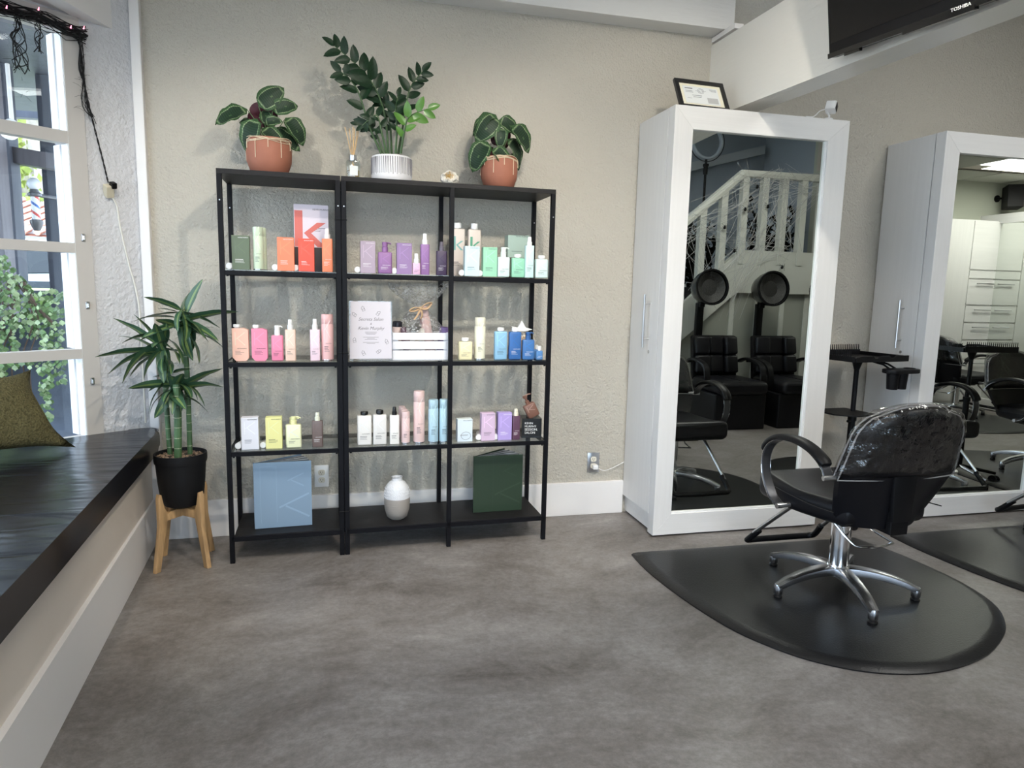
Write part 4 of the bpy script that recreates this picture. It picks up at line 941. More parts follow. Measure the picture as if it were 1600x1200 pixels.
for (b,m_,e,r_,dy) in (((266,712),(262,660),(256,560),.011,.03),((278,716),(278,660),(276,600),.016,-.03),((297,712),(294,620),(288,505),.011,.02)):
    P=[at(*b,'y',PY+dy)-L,at(*m_,'y',PY+dy)-L,at(*e,'y',PY+dy)-L]; P[0].z=.225; cv=curve(P,8)
    bm=BM(); tube(bm,cv,r_,10); obj('cane',bm,M_cane,dr); bm=BM()
    i=0
    seglen=.035; acc=0
    for a_,b_ in zip(cv,cv[1:]):
        acc+=(b_-a_).length
        if acc>seglen: acc=0; tube(bm,[b_-Vector((0,0,.0010)),b_+Vector((0,0,.0010))],r_*1.04,10)
    obj('cane_rings',bm,M_node,dr)
dm=[to_mesh('leaf',leafmesh(1,.215,dd,.30,10,4,1.5,.006),M_drac) for dd in (.35,.8,1.3)]
HA=(284,492);HB=(255,535);HC=(272,592)
LV_=[ # head, tip, dy tip, mesh, roll
(HA,(309,434),-.02,0,1.3),(HA,(300,452),.04,0,.9),(HA,(227,456),-.05,0,.6),(HA,(371,474),.0,0,-.6),(HA,(364,519),-.03,1,-.5),(HA,(339,549),-.10,1,-.9),(HA,(333,553),-.06,1,-.7),
(HA,(307,520),-.12,1,-.5),(HA,(207,490),-.02,0,.7),(HA,(210,522),-.10,0,.9),(HA,(318,545),.05,1,-.9),(HA,(272,555),-.08,1,.9),(HA,(290,560),-.09,1,.2),(HA,(334,519),.05,1,-.5),(HA,(325,500),-.1,1,-.6),(HA,(250,475),.06,0,.6),(HA,(262,505),-.12,1,.7),(HA,(300,475),.08,0,0),(HA,(313,543),.0,2,-.6),(HA,(240,492),-.1,0,.7),
(HB,(187,487),-.02,0,.8),(HB,(187,514),-.04,1,.6),(HB,(148,542),-.05,0,.6),(HB,(155,555),-.06,1,.7),(HB,(164,580),-.08,1,.9),(HB,(204,581),-.06,1,1.0),(HB,(220,485),.02,0,.5),(HB,(200,500),.05,1,.5),(HB,(216,546),.0,1,.7),(HB,(240,575),-.1,1,.9),(HB,(252,580),-.06,2,.2),(HB,(290,545),-.02,0,-.8),(HB,(275,570),-.1,1,-.6),(HB,(232,520),-.14,1,.6),(HB,(262,500),-.05,0,-.3),(HB,(240,495),-.12,0,.4),(HB,(256,595),-.08,1,.1),
(HC,(198,599),-.05,0,.8),(HC,(208,632),-.08,1,.9),(HC,(236,634),-.10,1,.9),(HC,(344,562),-.05,0,-.7),(HC,(350,576),-.01,1,-.6),(HC,(337,613),-.03,1,-.6),(HC,(335,622),.03,1,-.6),(HC,(311,640),-.02,1,-.8),(HC,(292,634),-.09,1,-.3),(HC,(264,636),-.12,1,.5),(HC,(229,605),.02,0,.6),(HC,(239,584),-.02,0,.6),(HC,(258,574),-.03,0,.3),(HC,(282,620),-.14,1,0),(HC,(300,570),-.05,0,-.5),(HC,(286,575),-.09,0,-.2),(HC,(245,612),-.12,1,.6),(HC,(310,600),-.12,1,-.5),(HC,(304,618),-.03,1,-.6)]
rnd=random.Random(11)
for k in range(22):
    hd=(HA,HB,HC)[k%3]; a=rnd.uniform(-.4,PI+.4); q=rnd.uniform(38,70); LV_.append((hd,(hd[0]+q*math.cos(a),hd[1]+14-q*.75*math.sin(a)*(-1 if k%4 else 1)),rnd.uniform(-.14,.10),k%3,rnd.uniform(-.8,.8)))
for hd,tp_,dy,mi,ro in LV_:
    hb_=(hd[0]+rnd.gauss(0,3),hd[1]+rnd.uniform(-10,26)); B_=at(*hb_,'y',PY+.01)-L; E_=at(*tp_,'y',PY+dy)-L
    place_leaf(dm[mi],dr,B_,E_,roll=ro*.8+rnd.gauss(0,.2),wscale=1.0 if (E_-B_).length>.2 else 1.25)

# ------------------------------------------------------------------ bench cushion and pillow
def cushmat():
    m=mat('creased_black_vinyl',(.007,.007,.010),.25,spec=.3); n=m.node_tree.nodes; l=m.node_tree.links; b=n['Principled BSDF']
    tc=n.new('ShaderNodeTexCoord'); mp=n.new('ShaderNodeMapping'); mp.inputs['Scale'].default_value=(2.2,10,.6); mp.inputs['Rotation'].default_value=(0,0,.10); l.new(tc.outputs['Object'],mp.inputs[0])
    t=n.new('ShaderNodeTexNoise'); t.inputs['Scale'].default_value=1.3; t.inputs['Detail'].default_value=1.5; t.inputs['Distortion'].default_value=.5; l.new(mp.outputs[0],t.inputs[0])
    bp=n.new('ShaderNodeBump'); bp.inputs['Distance'].default_value=.03; ge=n.new('ShaderNodeNewGeometry'); sz=n.new('ShaderNodeSeparateXYZ'); l.new(ge.outputs['Normal'],sz.inputs[0]); t3=n.new('ShaderNodeTexNoise'); t3.inputs['Scale'].default_value=1.8; l.new(tc.outputs['Object'],t3.inputs[0]); pw=n.new('ShaderNodeMath'); pw.operation='MULTIPLY'; pw.use_clamp=True; l.new(sz.outputs[2],pw.inputs[0]); l.new(t3.outputs[0],pw.inputs[1]); ml=n.new('ShaderNodeMath'); ml.operation='MULTIPLY'; ml.inputs[1].default_value=.55; l.new(pw.outputs[0],ml.inputs[0]); l.new(ml.outputs[0],bp.inputs['Strength']); l.new(t.outputs[0],bp.inputs['Height']); l.new(bp.outputs[0],b.inputs['Normal']); return m
cu=thing('bench_cushion','long black vinyl bench cushion with white edged piping under the bay window','cushion',(-.4,0,.480))
def fr(y): return -.372-(y-.385)*.0655+.03   # front edge x
poly=[(fr(-3.1),-3.1)]+[(fr(y),y) for y in (-2.4,-1.8,-1.2,-.6,-.2,.10,.22)]+[(-.338,.285),(-.352,.315),(-.380,.334),(-.42,.330),(-.47,.303),(-.62,.170),(-.80,.010),(E1.x+.02,E1.y-.03),(E1.x+.01,E1.y-.4),(E1.x+.01,-3.1)]
poly=[(x+.4,y) for x,y in poly]
bm=BM(); v=prism(bm,poly,0,.100,bev=.030,seg=5)
obj('cushion_body',bm,cushmat(),cu,60)
edge=[(x,y) for x,y in poly[:13]]
bm=BM(); tube(bm,curve([(x-.007,y,.092) for x,y in edge],4),.0042,6); obj('piping',bm,mat('dark_grey_piping',(.05,.05,.055),.3),cu)
# olive pillow
def pillow():
    t=thing('throw_pillow','olive green boucle throw pillow leaning against the bay window','pillow',(0,0,0))
    c=[at(-170,735,'y',-.42),at(118,698,'y',-.12),at(48,578,'y',-.02),at(-150,590,'y',-.30)]
    c[0].z=max(c[0].z,.585); c[1].z=.592
    n=18; bm=BM(); nrm=(c[1]-c[0]).cross(c[3]-c[0]).normalized(); g={}
    if nrm.y>0: nrm=-nrm
    for s in (1,-1):
        for i in range(n+1):
            for j in range(n+1):
                u,v=i/n,j/n; p=c[0]*(1-u)*(1-v)+c[1]*u*(1-v)+c[2]*u*v+c[3]*(1-u)*v
                pin=.030*math.sin(PI*u)*math.sin(PI*v)**0
                b=(math.sin(PI*u)*math.sin(PI*v))**.45
                cc=(c[0]+c[1]+c[2]+c[3])/4
                e=min(1,(abs(2*u-1)**4*(1-abs(2*v-1)**4)+abs(2*v-1)**4*(1-abs(2*u-1)**4)))
                p=p+(cc-p)*.17*e
                bd=(i in(0,n) or j in(0,n))
                if bd and s==-1: g[(s,i,j)]=g[(1,i,j)]; continue
                q=p+nrm*s*.085*b+nrm*.012*noise.noise(p*9)+Vector((0,0,.014*b*noise.noise(p*6)))
                q.z=max(q.z,.582); g[(s,i,j)]=bm.verts.new(q)
    for s in (1,-1):
        for i in range(n):
            for j in range(n):
                f=[g[(s,i,j)],g[(s,i+1,j)],g[(s,i+1,j+1)],g[(s,i,j+1)]]
                try: bm.faces.new(f)
                except ValueError: pass
    m=mat('olive_boucle',(.100,.088,.042),1,bump=1,bscale=150,var=.45,vscale=150,spec=.1)
    obj('pillow_cover',bm,m,t,180)
    bm=BM(); tube(bm,[g_.co if False else g_ for g_ in [Vector(p) for p in EDGE]],.003,5) if False else None
    if bm: bm.free()
pillow()

# ------------------------------------------------------------------ mirrored cabinets
def cabinet(label,x0,x1,yf,yb,H,rz=0,loc=None,fw=.10):
    """front faces -Y in local space; origin at front-left floor corner"""
    w=x1-x0; d=yb-yf
    t=thing('mirror_cabinet',label,'cabinet',loc or (x0,yf,0),rz)
    bm=BM(); bx(bm,.012,w-.004,.068,d,.105,H-.002); obj('carcass',bm,M_grainV,t,0)
    bm=BM(); bx(bm,.022,w-.015,.068,d,0.012,.105); obj('plinth',bm,M_grainH,t,0)
    bm=BM(); bx(bm,0.0,.0125,.070,d-.012,.108,H,bev=.0012); dr_=obj('side_door',bm,M_grainV,t,0)
    bm=BM(); cyl(bm,(-.034,.167,.985),(-.034,.167,1.262),.0062,10)
    for z in (1.03,1.215): cyl(bm,(-.034,.167,z),(.0,.167,z),.0045,8)
    obj('bar_handle',bm,M_steel,dr_)
    bm=BM(); cyl(bm,(-.003,.160,.962),(.002,.160,.962),.009,12); obj('lock',bm,M_steel,dr_)
    b0=.010
    def mit(pts,m,nm='frame_board'):
        bm=BM(); prism(bm,pts,0,.064,bev=.0012,axis='y'); return obj(nm,bm,m,t,0)
    F=fw; FB=.112; FR=.122
    mit([(0,b0),(F,b0+FB),(F,H-F-.008),(0,H)],M_grainV); mit([(w,b0),(w,H),(w-FR,H-F-.008),(w-FR,b0+FB)],M_grainV)
    mit([(0,H),(F,H-F-.008),(w-FR,H-F-.008),(w,H)],M_grainH); mit([(0,b0),(w,b0),(w-FR,b0+FB),(F,b0+FB)],M_grainH)
    bm=BM(); bx(bm,F-.01,w-FR+.01,.018,.024,b0+FB-.01,H-F); obj('mirror_glass',bm,M_mirror,t,0)
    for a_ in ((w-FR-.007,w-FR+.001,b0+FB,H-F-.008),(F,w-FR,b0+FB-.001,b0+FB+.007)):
        bm=BM(); bx(bm,a_[0],a_[1],.006,.018,a_[2],a_[3]); obj('lit_reveal_strip',bm,M_white,t,0)  # white strips stand in for the lit frame reveal and its reflection
    bm=BM(); bx(bm,.012,w-.012,.064,.070,.02,H-.01); obj('backing',bm,M_blackpl,t,0)
    return t
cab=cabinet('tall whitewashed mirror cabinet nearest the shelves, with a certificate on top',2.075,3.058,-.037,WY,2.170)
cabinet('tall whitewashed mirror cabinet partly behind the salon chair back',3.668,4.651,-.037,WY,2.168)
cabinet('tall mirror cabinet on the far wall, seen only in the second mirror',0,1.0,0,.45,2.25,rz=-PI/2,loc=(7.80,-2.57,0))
# drawer cabinet next to it (front faces +Y)
t=thing('drawer_cabinet','pale drawer cabinet with bar handles seen in the second mirror','cabinet',(6.62,-3.48,0))
bm=BM(); bx(bm,0,1.27,0,.22,0.02,2.17); obj('carcass',bm,M_grainV,t,0)
bm=BM(); bx(bm,.0,.82,.22,.238,.10,2.165,bev=.001); obj('door',bm,M_grainV,t,0)
for z0,z1 in ((1.62,2.165),(1.52,1.61),(1.22,1.51),(1.02,1.21),(.82,1.01),(.60,.81),(.36,.59),(.10,.35)):
    bm=BM(); bx(bm,.83,1.265,.22,.238,z0,z1-.006,bev=.001); d_=obj('drawer_front',bm,M_grainH,t,0)
    if z0<1.5:
        bm=BM(); cyl(bm,(.93,.262,z1-.05),(1.17,.262,z1-.05),.006,8)
        for x in (.96,1.14): cyl(bm,(x,.238,z1-.05),(x,.262,z1-.05),.004,6)
        obj('bar_handle',bm,M_steel,d_)
# certificate frame on cabinet 1
t=thing('certificate_frame','black framed certificate leaning back on the first cabinet','picture frame',(2.265,.020,2.172)); t.rotation_euler=(-.50,0,.05)
fwid,fh=.278,.178; M_bf=mat('black_satin_frame',(.012,.012,.013),.35)
for a,b_,c,d_ in ((-fwid/2,fwid/2,0,.020),(-fwid/2,fwid/2,fh-.02,fh),(-fwid/2,-fwid/2+.02,.02,fh-.02),(fwid/2-.02,fwid/2,.02,fh-.02)):
    bm=BM(); bx(bm,a,b_,-.009,.009,c,d_,bev=.0015); obj('frame_rail',bm,M_bf,t,0)
bm=BM(); bx(bm,-fwid/2+.018,fwid/2-.018,.0,.004,.018,fh-.018); obj('cream_mat',bm,mat('cream_mat',(.85,.81,.66),.8),t,0)
bm=BM(); bx(bm,-.098,.098,-.0015,0,.036,fh-.036); obj('paper',bm,mat('certificate_paper',(.78,.80,.80),.8),t,0)
MP=mat('grey_print',(.25,.26,.28),.8)
bm=BM()
for z,x0,x1,th in ((.128,-.088,-.045,.006),(.112,-.088,-.048,.002),(.104,-.088,-.045,.002),(.086,-.055,.0,.003),(.076,-.05,-.005,.003),(.066,-.085,-.06,.001),(.132,.05,.09,.001),(.128,.052,.09,.001),(.124,.056,.09,.001),(.120,.06,.09,.001)): bx(bm,x0,x1,-.002,-.0015,z-th/2,z+th/2)
tube(bm,[(.0+.018*math.cos(a*PI/10),-.002,.116+.016*math.sin(a*PI/10)) for a in range(20)],.0008,4,closed=True)
tube(bm,[(.0+.011*math.cos(a*PI/8),-.002,.116+.010*math.sin(a*PI/8)) for a in range(16)],.0008,4,closed=True); bx(bm,-.03,.03,-.002,-.0015,.1155,.1165)
obj('print_lines',bm,MP,t,0)
bm=BM(); bx(bm,.028,.088,-.002,-.0015,.044,.078); obj('grey_seal_block',bm,mat('light_grey_print',(.5,.5,.5),.8),t,0)
bm=BM(); bx(bm,-.02,.02,.009,.012,.02,.10); obj('easel_back',bm,M_blackpl,t,0)
# small security camera
t=thing('security_camera','small white cube security camera on the right corner of the first cabinet','camera',(2.945,-.01,2.172),0)
bm=BM(); lathe(bm,[(.024,0),(.024,.004),(.018,.008)],20); obj('base_plate',bm,M_white,t)
bm=BM(); tube(bm,[(0,0,.006),(.008,0,.018),(-.004,0,.034),(.0,0,.042)],.005,8); obj('stand_arm',bm,M_white,t)
bm=BM(); v=box(bm,(0,0,0),(.052,.050,.050),bev=.007,seg=3); bmesh.ops.transform(bm,matrix=Matrix.Translation((.012,-.003,.062))@Euler((.10,.42,.75)).to_matrix().to_4x4(),verts=bm.verts); obj('housing',bm,M_white,t)
bm=BM(); v=box(bm,(0,-.0260,0),(.036,.003,.034),bev=.001); bmesh.ops.transform(bm,matrix=Matrix.Translation((.012,-.003,.062))@Euler((.10,.42,.75)).to_matrix().to_4x4(),verts=bm.verts); obj('lens_window',bm,M_blackpl,t)
bm=BM(); tube(bm,curve([(-.012,0,.052),(-.05,.0,.040),(-.085,.0,.010),(-.13,.0,.006)],5),.0028,6); obj('power_cable',bm,M_white,t)

# ------------------------------------------------------------------ television on the header
t=thing('television','black flat television mounted on the white header beam','television',(2.397,-.70,2.207))
TL,TH=1.02,.60; tilt=.06
def tvp(bm): bmesh.ops.transform(bm,matrix=Matrix.Rotation(.075,4,'X')@Matrix.Rotation(-.20,4,'Y'),verts=bm.verts)
bm=BM(); bx(bm,0,.04,-TL,0,0,TH,bev=.004); tvp(bm); obj('tv_body',bm,M_blackpl,t,0)
bm=BM(); bx(bm,-.0015,0,-TL+.014,-.014,.05,TH-.014); tvp(bm); obj('screen',bm,mat('tv_screen',(.003,.003,.004),.10,spec=.35),t,0)
bm=BM(); bx(bm,-.006,.002,-TL,0,-.002,.016,bev=.001); bx(bm,-.004,.01,-.17,-.09,-.012,0); bx(bm,-.008,.01,-.66,-.38,-.010,.004); tvp(bm); obj('lower_bezel',bm,mat('gloss_black_bezel',(.008,.008,.009),.12),t,0)
tx=text('lettering','TOSHIBA',.015,mat('silver_logo',(.75,.75,.75),.3),t,(0,0,0),ext=.0006,sx=1.25)
tx.matrix_local=Matrix.Rotation(.075,4,'X')@Matrix.Rotation(-.20,4,'Y')@Matrix.Translation((-.0075,-.575,.006))@Matrix(((0,0,-1,0),(-1,0,0,0),(0,1,0,0),(0,0,0,1)))@Matrix.Diagonal((1.2,1,1,1))
bm=BM(); bx(bm,.04,.14,-.60,-.42,.2,.4); obj('wall_mount',bm,M_blackpl,t,0)

# ------------------------------------------------------------------ anti-fatigue mats
MP_=[(1.867,-.242),(1.859,-.427),(1.875,-.650),(1.909,-.860),(1.952,-1.022),(2.01,-1.139),(2.075,-1.233),(2.15,-1.303),(2.234,-1.357),(2.332,-1.393),(2.445,-1.412),(2.587,-1.404),(2.768,-1.355),(2.942,-1.264),(3.049,-1.183),(3.15,-1.063),(3.205,-.920),(3.222,-.749),(3.206,-.539),(3.180,-.40),(3.14,-.262)]
def matobj(label,dx,dy):
    sp=[(x-1.867,y+.25) for x,y in MP_]
    cv=[(p.x,p.y) for p in curve([(x,y,0) for x,y in sp],3)]
    cx=sum(p[0] for p in cv)/len(cv); cy=sum(p[1] for p in cv)/len(cv)
    bm=BM(); rings=[]
    def inset(k):
        out=[]; n=len(cv)
        for i in range(n):
            a=Vector(cv[i-1]); b=Vector(cv[(i+1)%n]); tg=(b-a).normalized(); nn=Vector((-tg.y,tg.x))
            if i in(0,n-1): nn=Vector((.7,-.3)) if i==0 else Vector((-.7,-.3))
            out.append((cv[i][0]+nn.x*k,cv[i][1]+nn.y*k))
        return out
    for k,z in ((0,0),(.0,.005),(.012,.012),(.045,.019),(.052,.0195)):
        rings.append([bm.verts.new((x,y,z)) for x,y in inset(k)])
    for a,b in zip(rings,rings[1:]):
        for i in range(len(a)): bm.faces.new((a[i],a[(i+1)%len(a)],b[(i+1)%len(a)],b[i]))
    bm.faces.new(rings[-1]); bm.faces.new(list(reversed(rings[0])))
    t=thing('floor_mat',label,'mat',(1.867+dx,-.25+dy,0.0005)); obj('mat_body',bm,mat('black_rubber_mat',(.010,.010,.011),.33,bump=.12,bscale=160,spec=.38,var=.2,vscale=4),t,40)
    return t
mt=matobj('black half round salon mat under the nearest chair',0,0)
dup(mt,(3.360,-.265,.0005),0,'black half round salon mat cut off by the right edge of the photo')
dup(mt,(4.853,-.265,.0005),0,'black half round salon mat seen only in the second mirror')
dup(mt,(6.35,-3.3,.0005),PI/2,'black salon mat before the far cabinet, seen only in the second mirror')

# ------------------------------------------------------------------ salon chair (faces +Y locally)
def star_leg(a):
    bm=BM(); c,s=math.cos(a),math.sin(a); P=[];R=[]
    for r_,z,w_ in ((.02,.088,.034),(.08,.092,.030),(.16,.086,.025),(.24,.070,.021),(.29,.052,.0195),(.312,.046,.017)): P.append((r_*c,r_*s,z)); R.append(w_)
    tube(bm,curve(P,3),[R[0]+(R[-1]-R[0])*i/15 for i in range(16)],10,flat=(1,.62),up=(0,0,1)); lathe(bm,[(.014,.012),(.018,.016),(.019,.045),(.015,.056),(0,.058)],14,loc=(.303*c,.303*s,0)); return bm
def salon_chair(label):
    t=thing('salon_chair',label,'chair',(2.575,-.80,.020))
    for a in (36,108,180,252,324):
        a=math.radians(a+4); lg=obj('leg',star_leg(a),M_alu,t,50)
        bm=BM(); c=(.303*math.cos(a),.303*math.sin(a)); lathe(bm,[(.018,0),(.019,.004),(.015,.009),(.011,.014)],14,loc=(c[0],c[1],0)); obj('foot_glide',bm,M_blackpl,lg)
    bm=BM(); lathe(bm,[(.052,.072),(.052,.10),(.044,.115)],28); lathe(bm,[(.040,.10),(.040,.33)],28); lathe(bm,[(.030,.33),(.030,.40)],24); obj('hydraulic_column',bm,M_chrome,t)
    bm=BM(); lathe(bm,[(.043,.318),(.044,.322),(.044,.334),(.040,.338)],24); obj('column_collar',bm,M_chrome,t)
    bm=BM(); bx(bm,-.11,.11,-.13,.14,.330,.352,bev=.003); obj('seat_plate',bm,M_blackpl,t,0)
    bm=BM(); tube(bm,curve([(-.09,-.02,.345),(-.06,-.06,.29),(-.02,-.10,.238),(.02,-.115,.232),(.10,-.115,.228),(.185,-.09,.228)],4),.0048,8); tube(bm,[(.185,-.09,.228),(.12,-.05,.27),(.05,.02,.34)],.0048,8); obj('pump_lever',bm,M_chrome,t)
    # seat: rounded box with soft sag
    bm=BM(); v=box(bm,(0,0,0),(.50,.50,.112),bev=.040,seg=5)
    bmesh.ops.subdivide_edges(bm,edges=[e for e in bm.edges if e.calc_length()>.2],cuts=6,use_grid_fill=True)
    for q in bm.verts:
        y=q.co.y/.265
        q.co.x*=1-.24*max(0,-y); q.co.z+=.022*(y*y if y>0 else 0)*(1 if q.co.z>0 else .3)-(.020 if q.co.z>0 else -.012)*(1-abs(y))*.5
        if q.co.z<0: q.co.z+=.018*max(0,-y)
    bmesh.ops.translate(bm,vec=(0,.014,.405),verts=bm.verts); st_=obj('seat',bm,M_leather,t,80)
    for x in (-.2505,.2505):
        bm=BM(); tube(bm,curve([(x,-.24,.435),(x*1.003,-.10,.425),(x*1.003,.08,.428),(x,.22,.44)],4),.0025,5); obj('seam',bm,M_leather,st_)
    # backrest cushion
    def shell(bm,hw,z0,z1,th,r,y0,lean,nx=16,nz=12,bow=.035,tw=.86,bwid=1.0):
        g={}
        for s in (0,1):
            for i in range(nx+1):
                for j in range(nz+1):
                    u=2*i/nx-1; vv=j/nz; 
                    ww=hw*(bwid+(1-bwid)*vv)
                    # rounded rectangle mapping
                    top=max(0,(vv-.62)/.38); cut=(1-math.sqrt(max(0,1-top*top)))*.42
                    xw=ww*(1-cut*(1))*(1-(1-tw)*vv)
                    x=u*xw; z=z0+(z1-z0)*vv-abs(u)**3*.03*vv
                    edge=max(abs(u)**6,(2*abs(vv-.5))**8); tt=th*(1-.72*edge)
                    y=y0-lean*(z-z0)-bow*(1-u*u)+(tt/2 if s else -tt/2)
                    g[(s,i,j)]=bm.verts.new((x,y,z))
        for s in (0,1):
            for i in range(nx):
                for j in range(nz): bm.faces.new((g[(s,i,j)],g[(s,i+1,j)],g[(s,i+1,j+1)],g[(s,i,j+1)]))
        bd=[(i,0) for i in range(nx)]+[(nx,j) for j in range(nz)]+[(i,nz) for i in range(nx,0,-1)]+[(0,j) for j in range(nz,0,-1)]
        for k in range(len(bd)):
            a,b=bd[k],bd[(k+1)%len(bd)]; bm.faces.new((g[(0,*a)],g[(0,*b)],g[(1,*b)],g[(1,*a)]))
        return g,bd
    bm=BM(); shell(bm,.262,.575,.862,.085,.1,-.250,.26); bk=obj('backrest',bm,M_leather,t,70)
    # piping lines
    bm=BM(); bm2=BM(); g,bd=shell(bm2,.266,.570,.868,.094,.1,-.250,.26)
    for s in (0,1):
        pts=[g[(s,*b)].co.copy() for b in bd]; tube(bm,pts,.0030,6,closed=True)
    bm2.free(); obj('edge_piping',bm,mat('grey_piping',(.30,.29,.29),.4),bk)
    # clear plastic cover
    bm=BM(); g,bd=shell(bm,.272,.585,.876,.104,.1,-.250,.26,30,22); rn=random.Random(2)
    for q in bm.verts:
        z=(q.co.z-.585)/.29; q.co+=Vector((0,-.006 if q.co.y<-.3 else .003,0))*(noise.noise(q.co*28)+.6*noise.noise(Vector((q.co.x*60,q.co.y*9,q.co.z*14))))*(1.6-z)
    obj('clear_cover',bm,M_cover,t,60)
    # lower black shell
    bm=BM(); g={}
    nx,nz=14,8
    for s in (0,1):
        for i in range(nx+1):
            for j in range(nz+1):
                u=2*i/nx-1; vv=j/nz; hw=.185+.080*vv**.8; z=.366+(.600-.366)*vv
                g[(s,i,j)]=bm.verts.new((u*hw,-.256-.26*(z-.575)*.6-.035*(1-u*u)+(.012 if s else -.012)+.05*(1-vv)*(abs(u)**2)*1.0,z-.0*abs(u)))
    for s in (0,1):
        for i in range(nx):
            for j in range(nz): bm.faces.new((g[(s,i,j)],g[(s,i+1,j)],g[(s,i+1,j+1)],g[(s,i,j+1)]))
    bd=[(i,0) for i in range(nx)]+[(nx,j) for j in range(nz)]+[(i,nz) for i in range(nx,0,-1)]+[(0,j) for j in range(nz,0,-1)]
    for k in range(len(bd)):
        a,b=bd[k],bd[(k+1)%len(bd)]; bm.faces.new((g[(0,*a)],g[(0,*b)],g[(1,*b)],g[(1,*a)]))
    obj('back_skirt',bm,M_leather,t,60)
    bm=BM(); prism(bm,[(-.040,.405),(.040,.405),(.055,.60),(-.055,.60)],-.310,-.285,bev=.004,axis='y'); obj('back_bracket_cover',bm,M_blackpl,t,30)
    bm=BM(); bx(bm,-.04,.04,-.29,-.05,.352,.368,bev=.003); bx(bm,-.04,.04,-.30,-.275,.352,.44,bev=.003); obj('back_bracket',bm,M_blackpl,t,0)
    # arms
    AP=[(.030,.394),(.078,.415),(.115,.450),(.145,.50),(.157,.555),(.150,.605),(.118,.648),(.060,.678),(-.01,.688),(-.08,.684),(-.15,.665),(-.21,.630),(-.235,.590)]
    for s in (-1,1):
        x=s*.283
        pp=curve([(x,y+.0,z-.02) for y,z in AP],4)
        bm=BM(); tube(bm,pp,1,8,flat=(.022,.0055),up=None) if False else tube(bm,pp,1,8,flat=(.0055,.022),up=(1,0,0)); am=obj('arm',bm,mat('gunmetal_arm',(.07,.07,.075),.35,.6),t,50)
        bm=BM(); pad=pp[20:45]; tube(bm,[p+Vector((0,(p.y+.05)*.05,.008)) for p in pad],[.9]+[1]*(len(pad)-2)+[.8],10,flat=(.013,.027),up=(1,0,0)); obj('arm_pad',bm,M_blackpl,am,60)
        for sx in (-1,1):
            bm=BM(); tube(bm,[p+Vector((sx*.0225,0,0)) for p in pp],.0016,5); obj('arm_trim',bm,M_chrome,am)
        bm=BM(); cyl(bm,(x,.028,.380),(s*.225,.028,.385),.011,12); cyl(bm,(x+s*.024,.028,.380),(x,.028,.380),.012,12); obj('front_bolt',bm,M_steel,am)
        bm=BM(); cyl(bm,(x+s*.024,-.235,.572),(s*.225,-.245,.575),.010,12); obj('rear_bolt',bm,M_steel,am)
    # footrest
    bm=BM()
    for s in (-1,1): cyl(bm,(s*.150,.13,.340),(s*.180,.355,.135),.0095,10)
    ft=obj('footrest_bar',bm,M_steel,t)
    bm=BM(); pp=curve([(-.168,.33,.155),(-.183,.385,.095),(-.17,.412,.077),(-.12,.418,.075),(.12,.418,.075),(.17,.412,.077),(.183,.385,.095),(.168,.33,.155)],5); tube(bm,pp,.0145,10); obj('rubber_foot_tube',bm,M_blackpl,ft)
    return t
ch=salon_chair('black salon chair with clear plastic back cover on the nearest mat')
dup(ch,(4.31,-.62,.020),.08,'black salon chair at the right edge of the photo, footrest and star foot showing')
dup(ch,(5.60,-.78,.020),0,'black salon chair seen only in the second mirror, standing on the near row of mats')
dup(ch,(7.05,-2.88,.020),-PI/2,'black salon chair seen in the second mirror, facing the far cabinet')

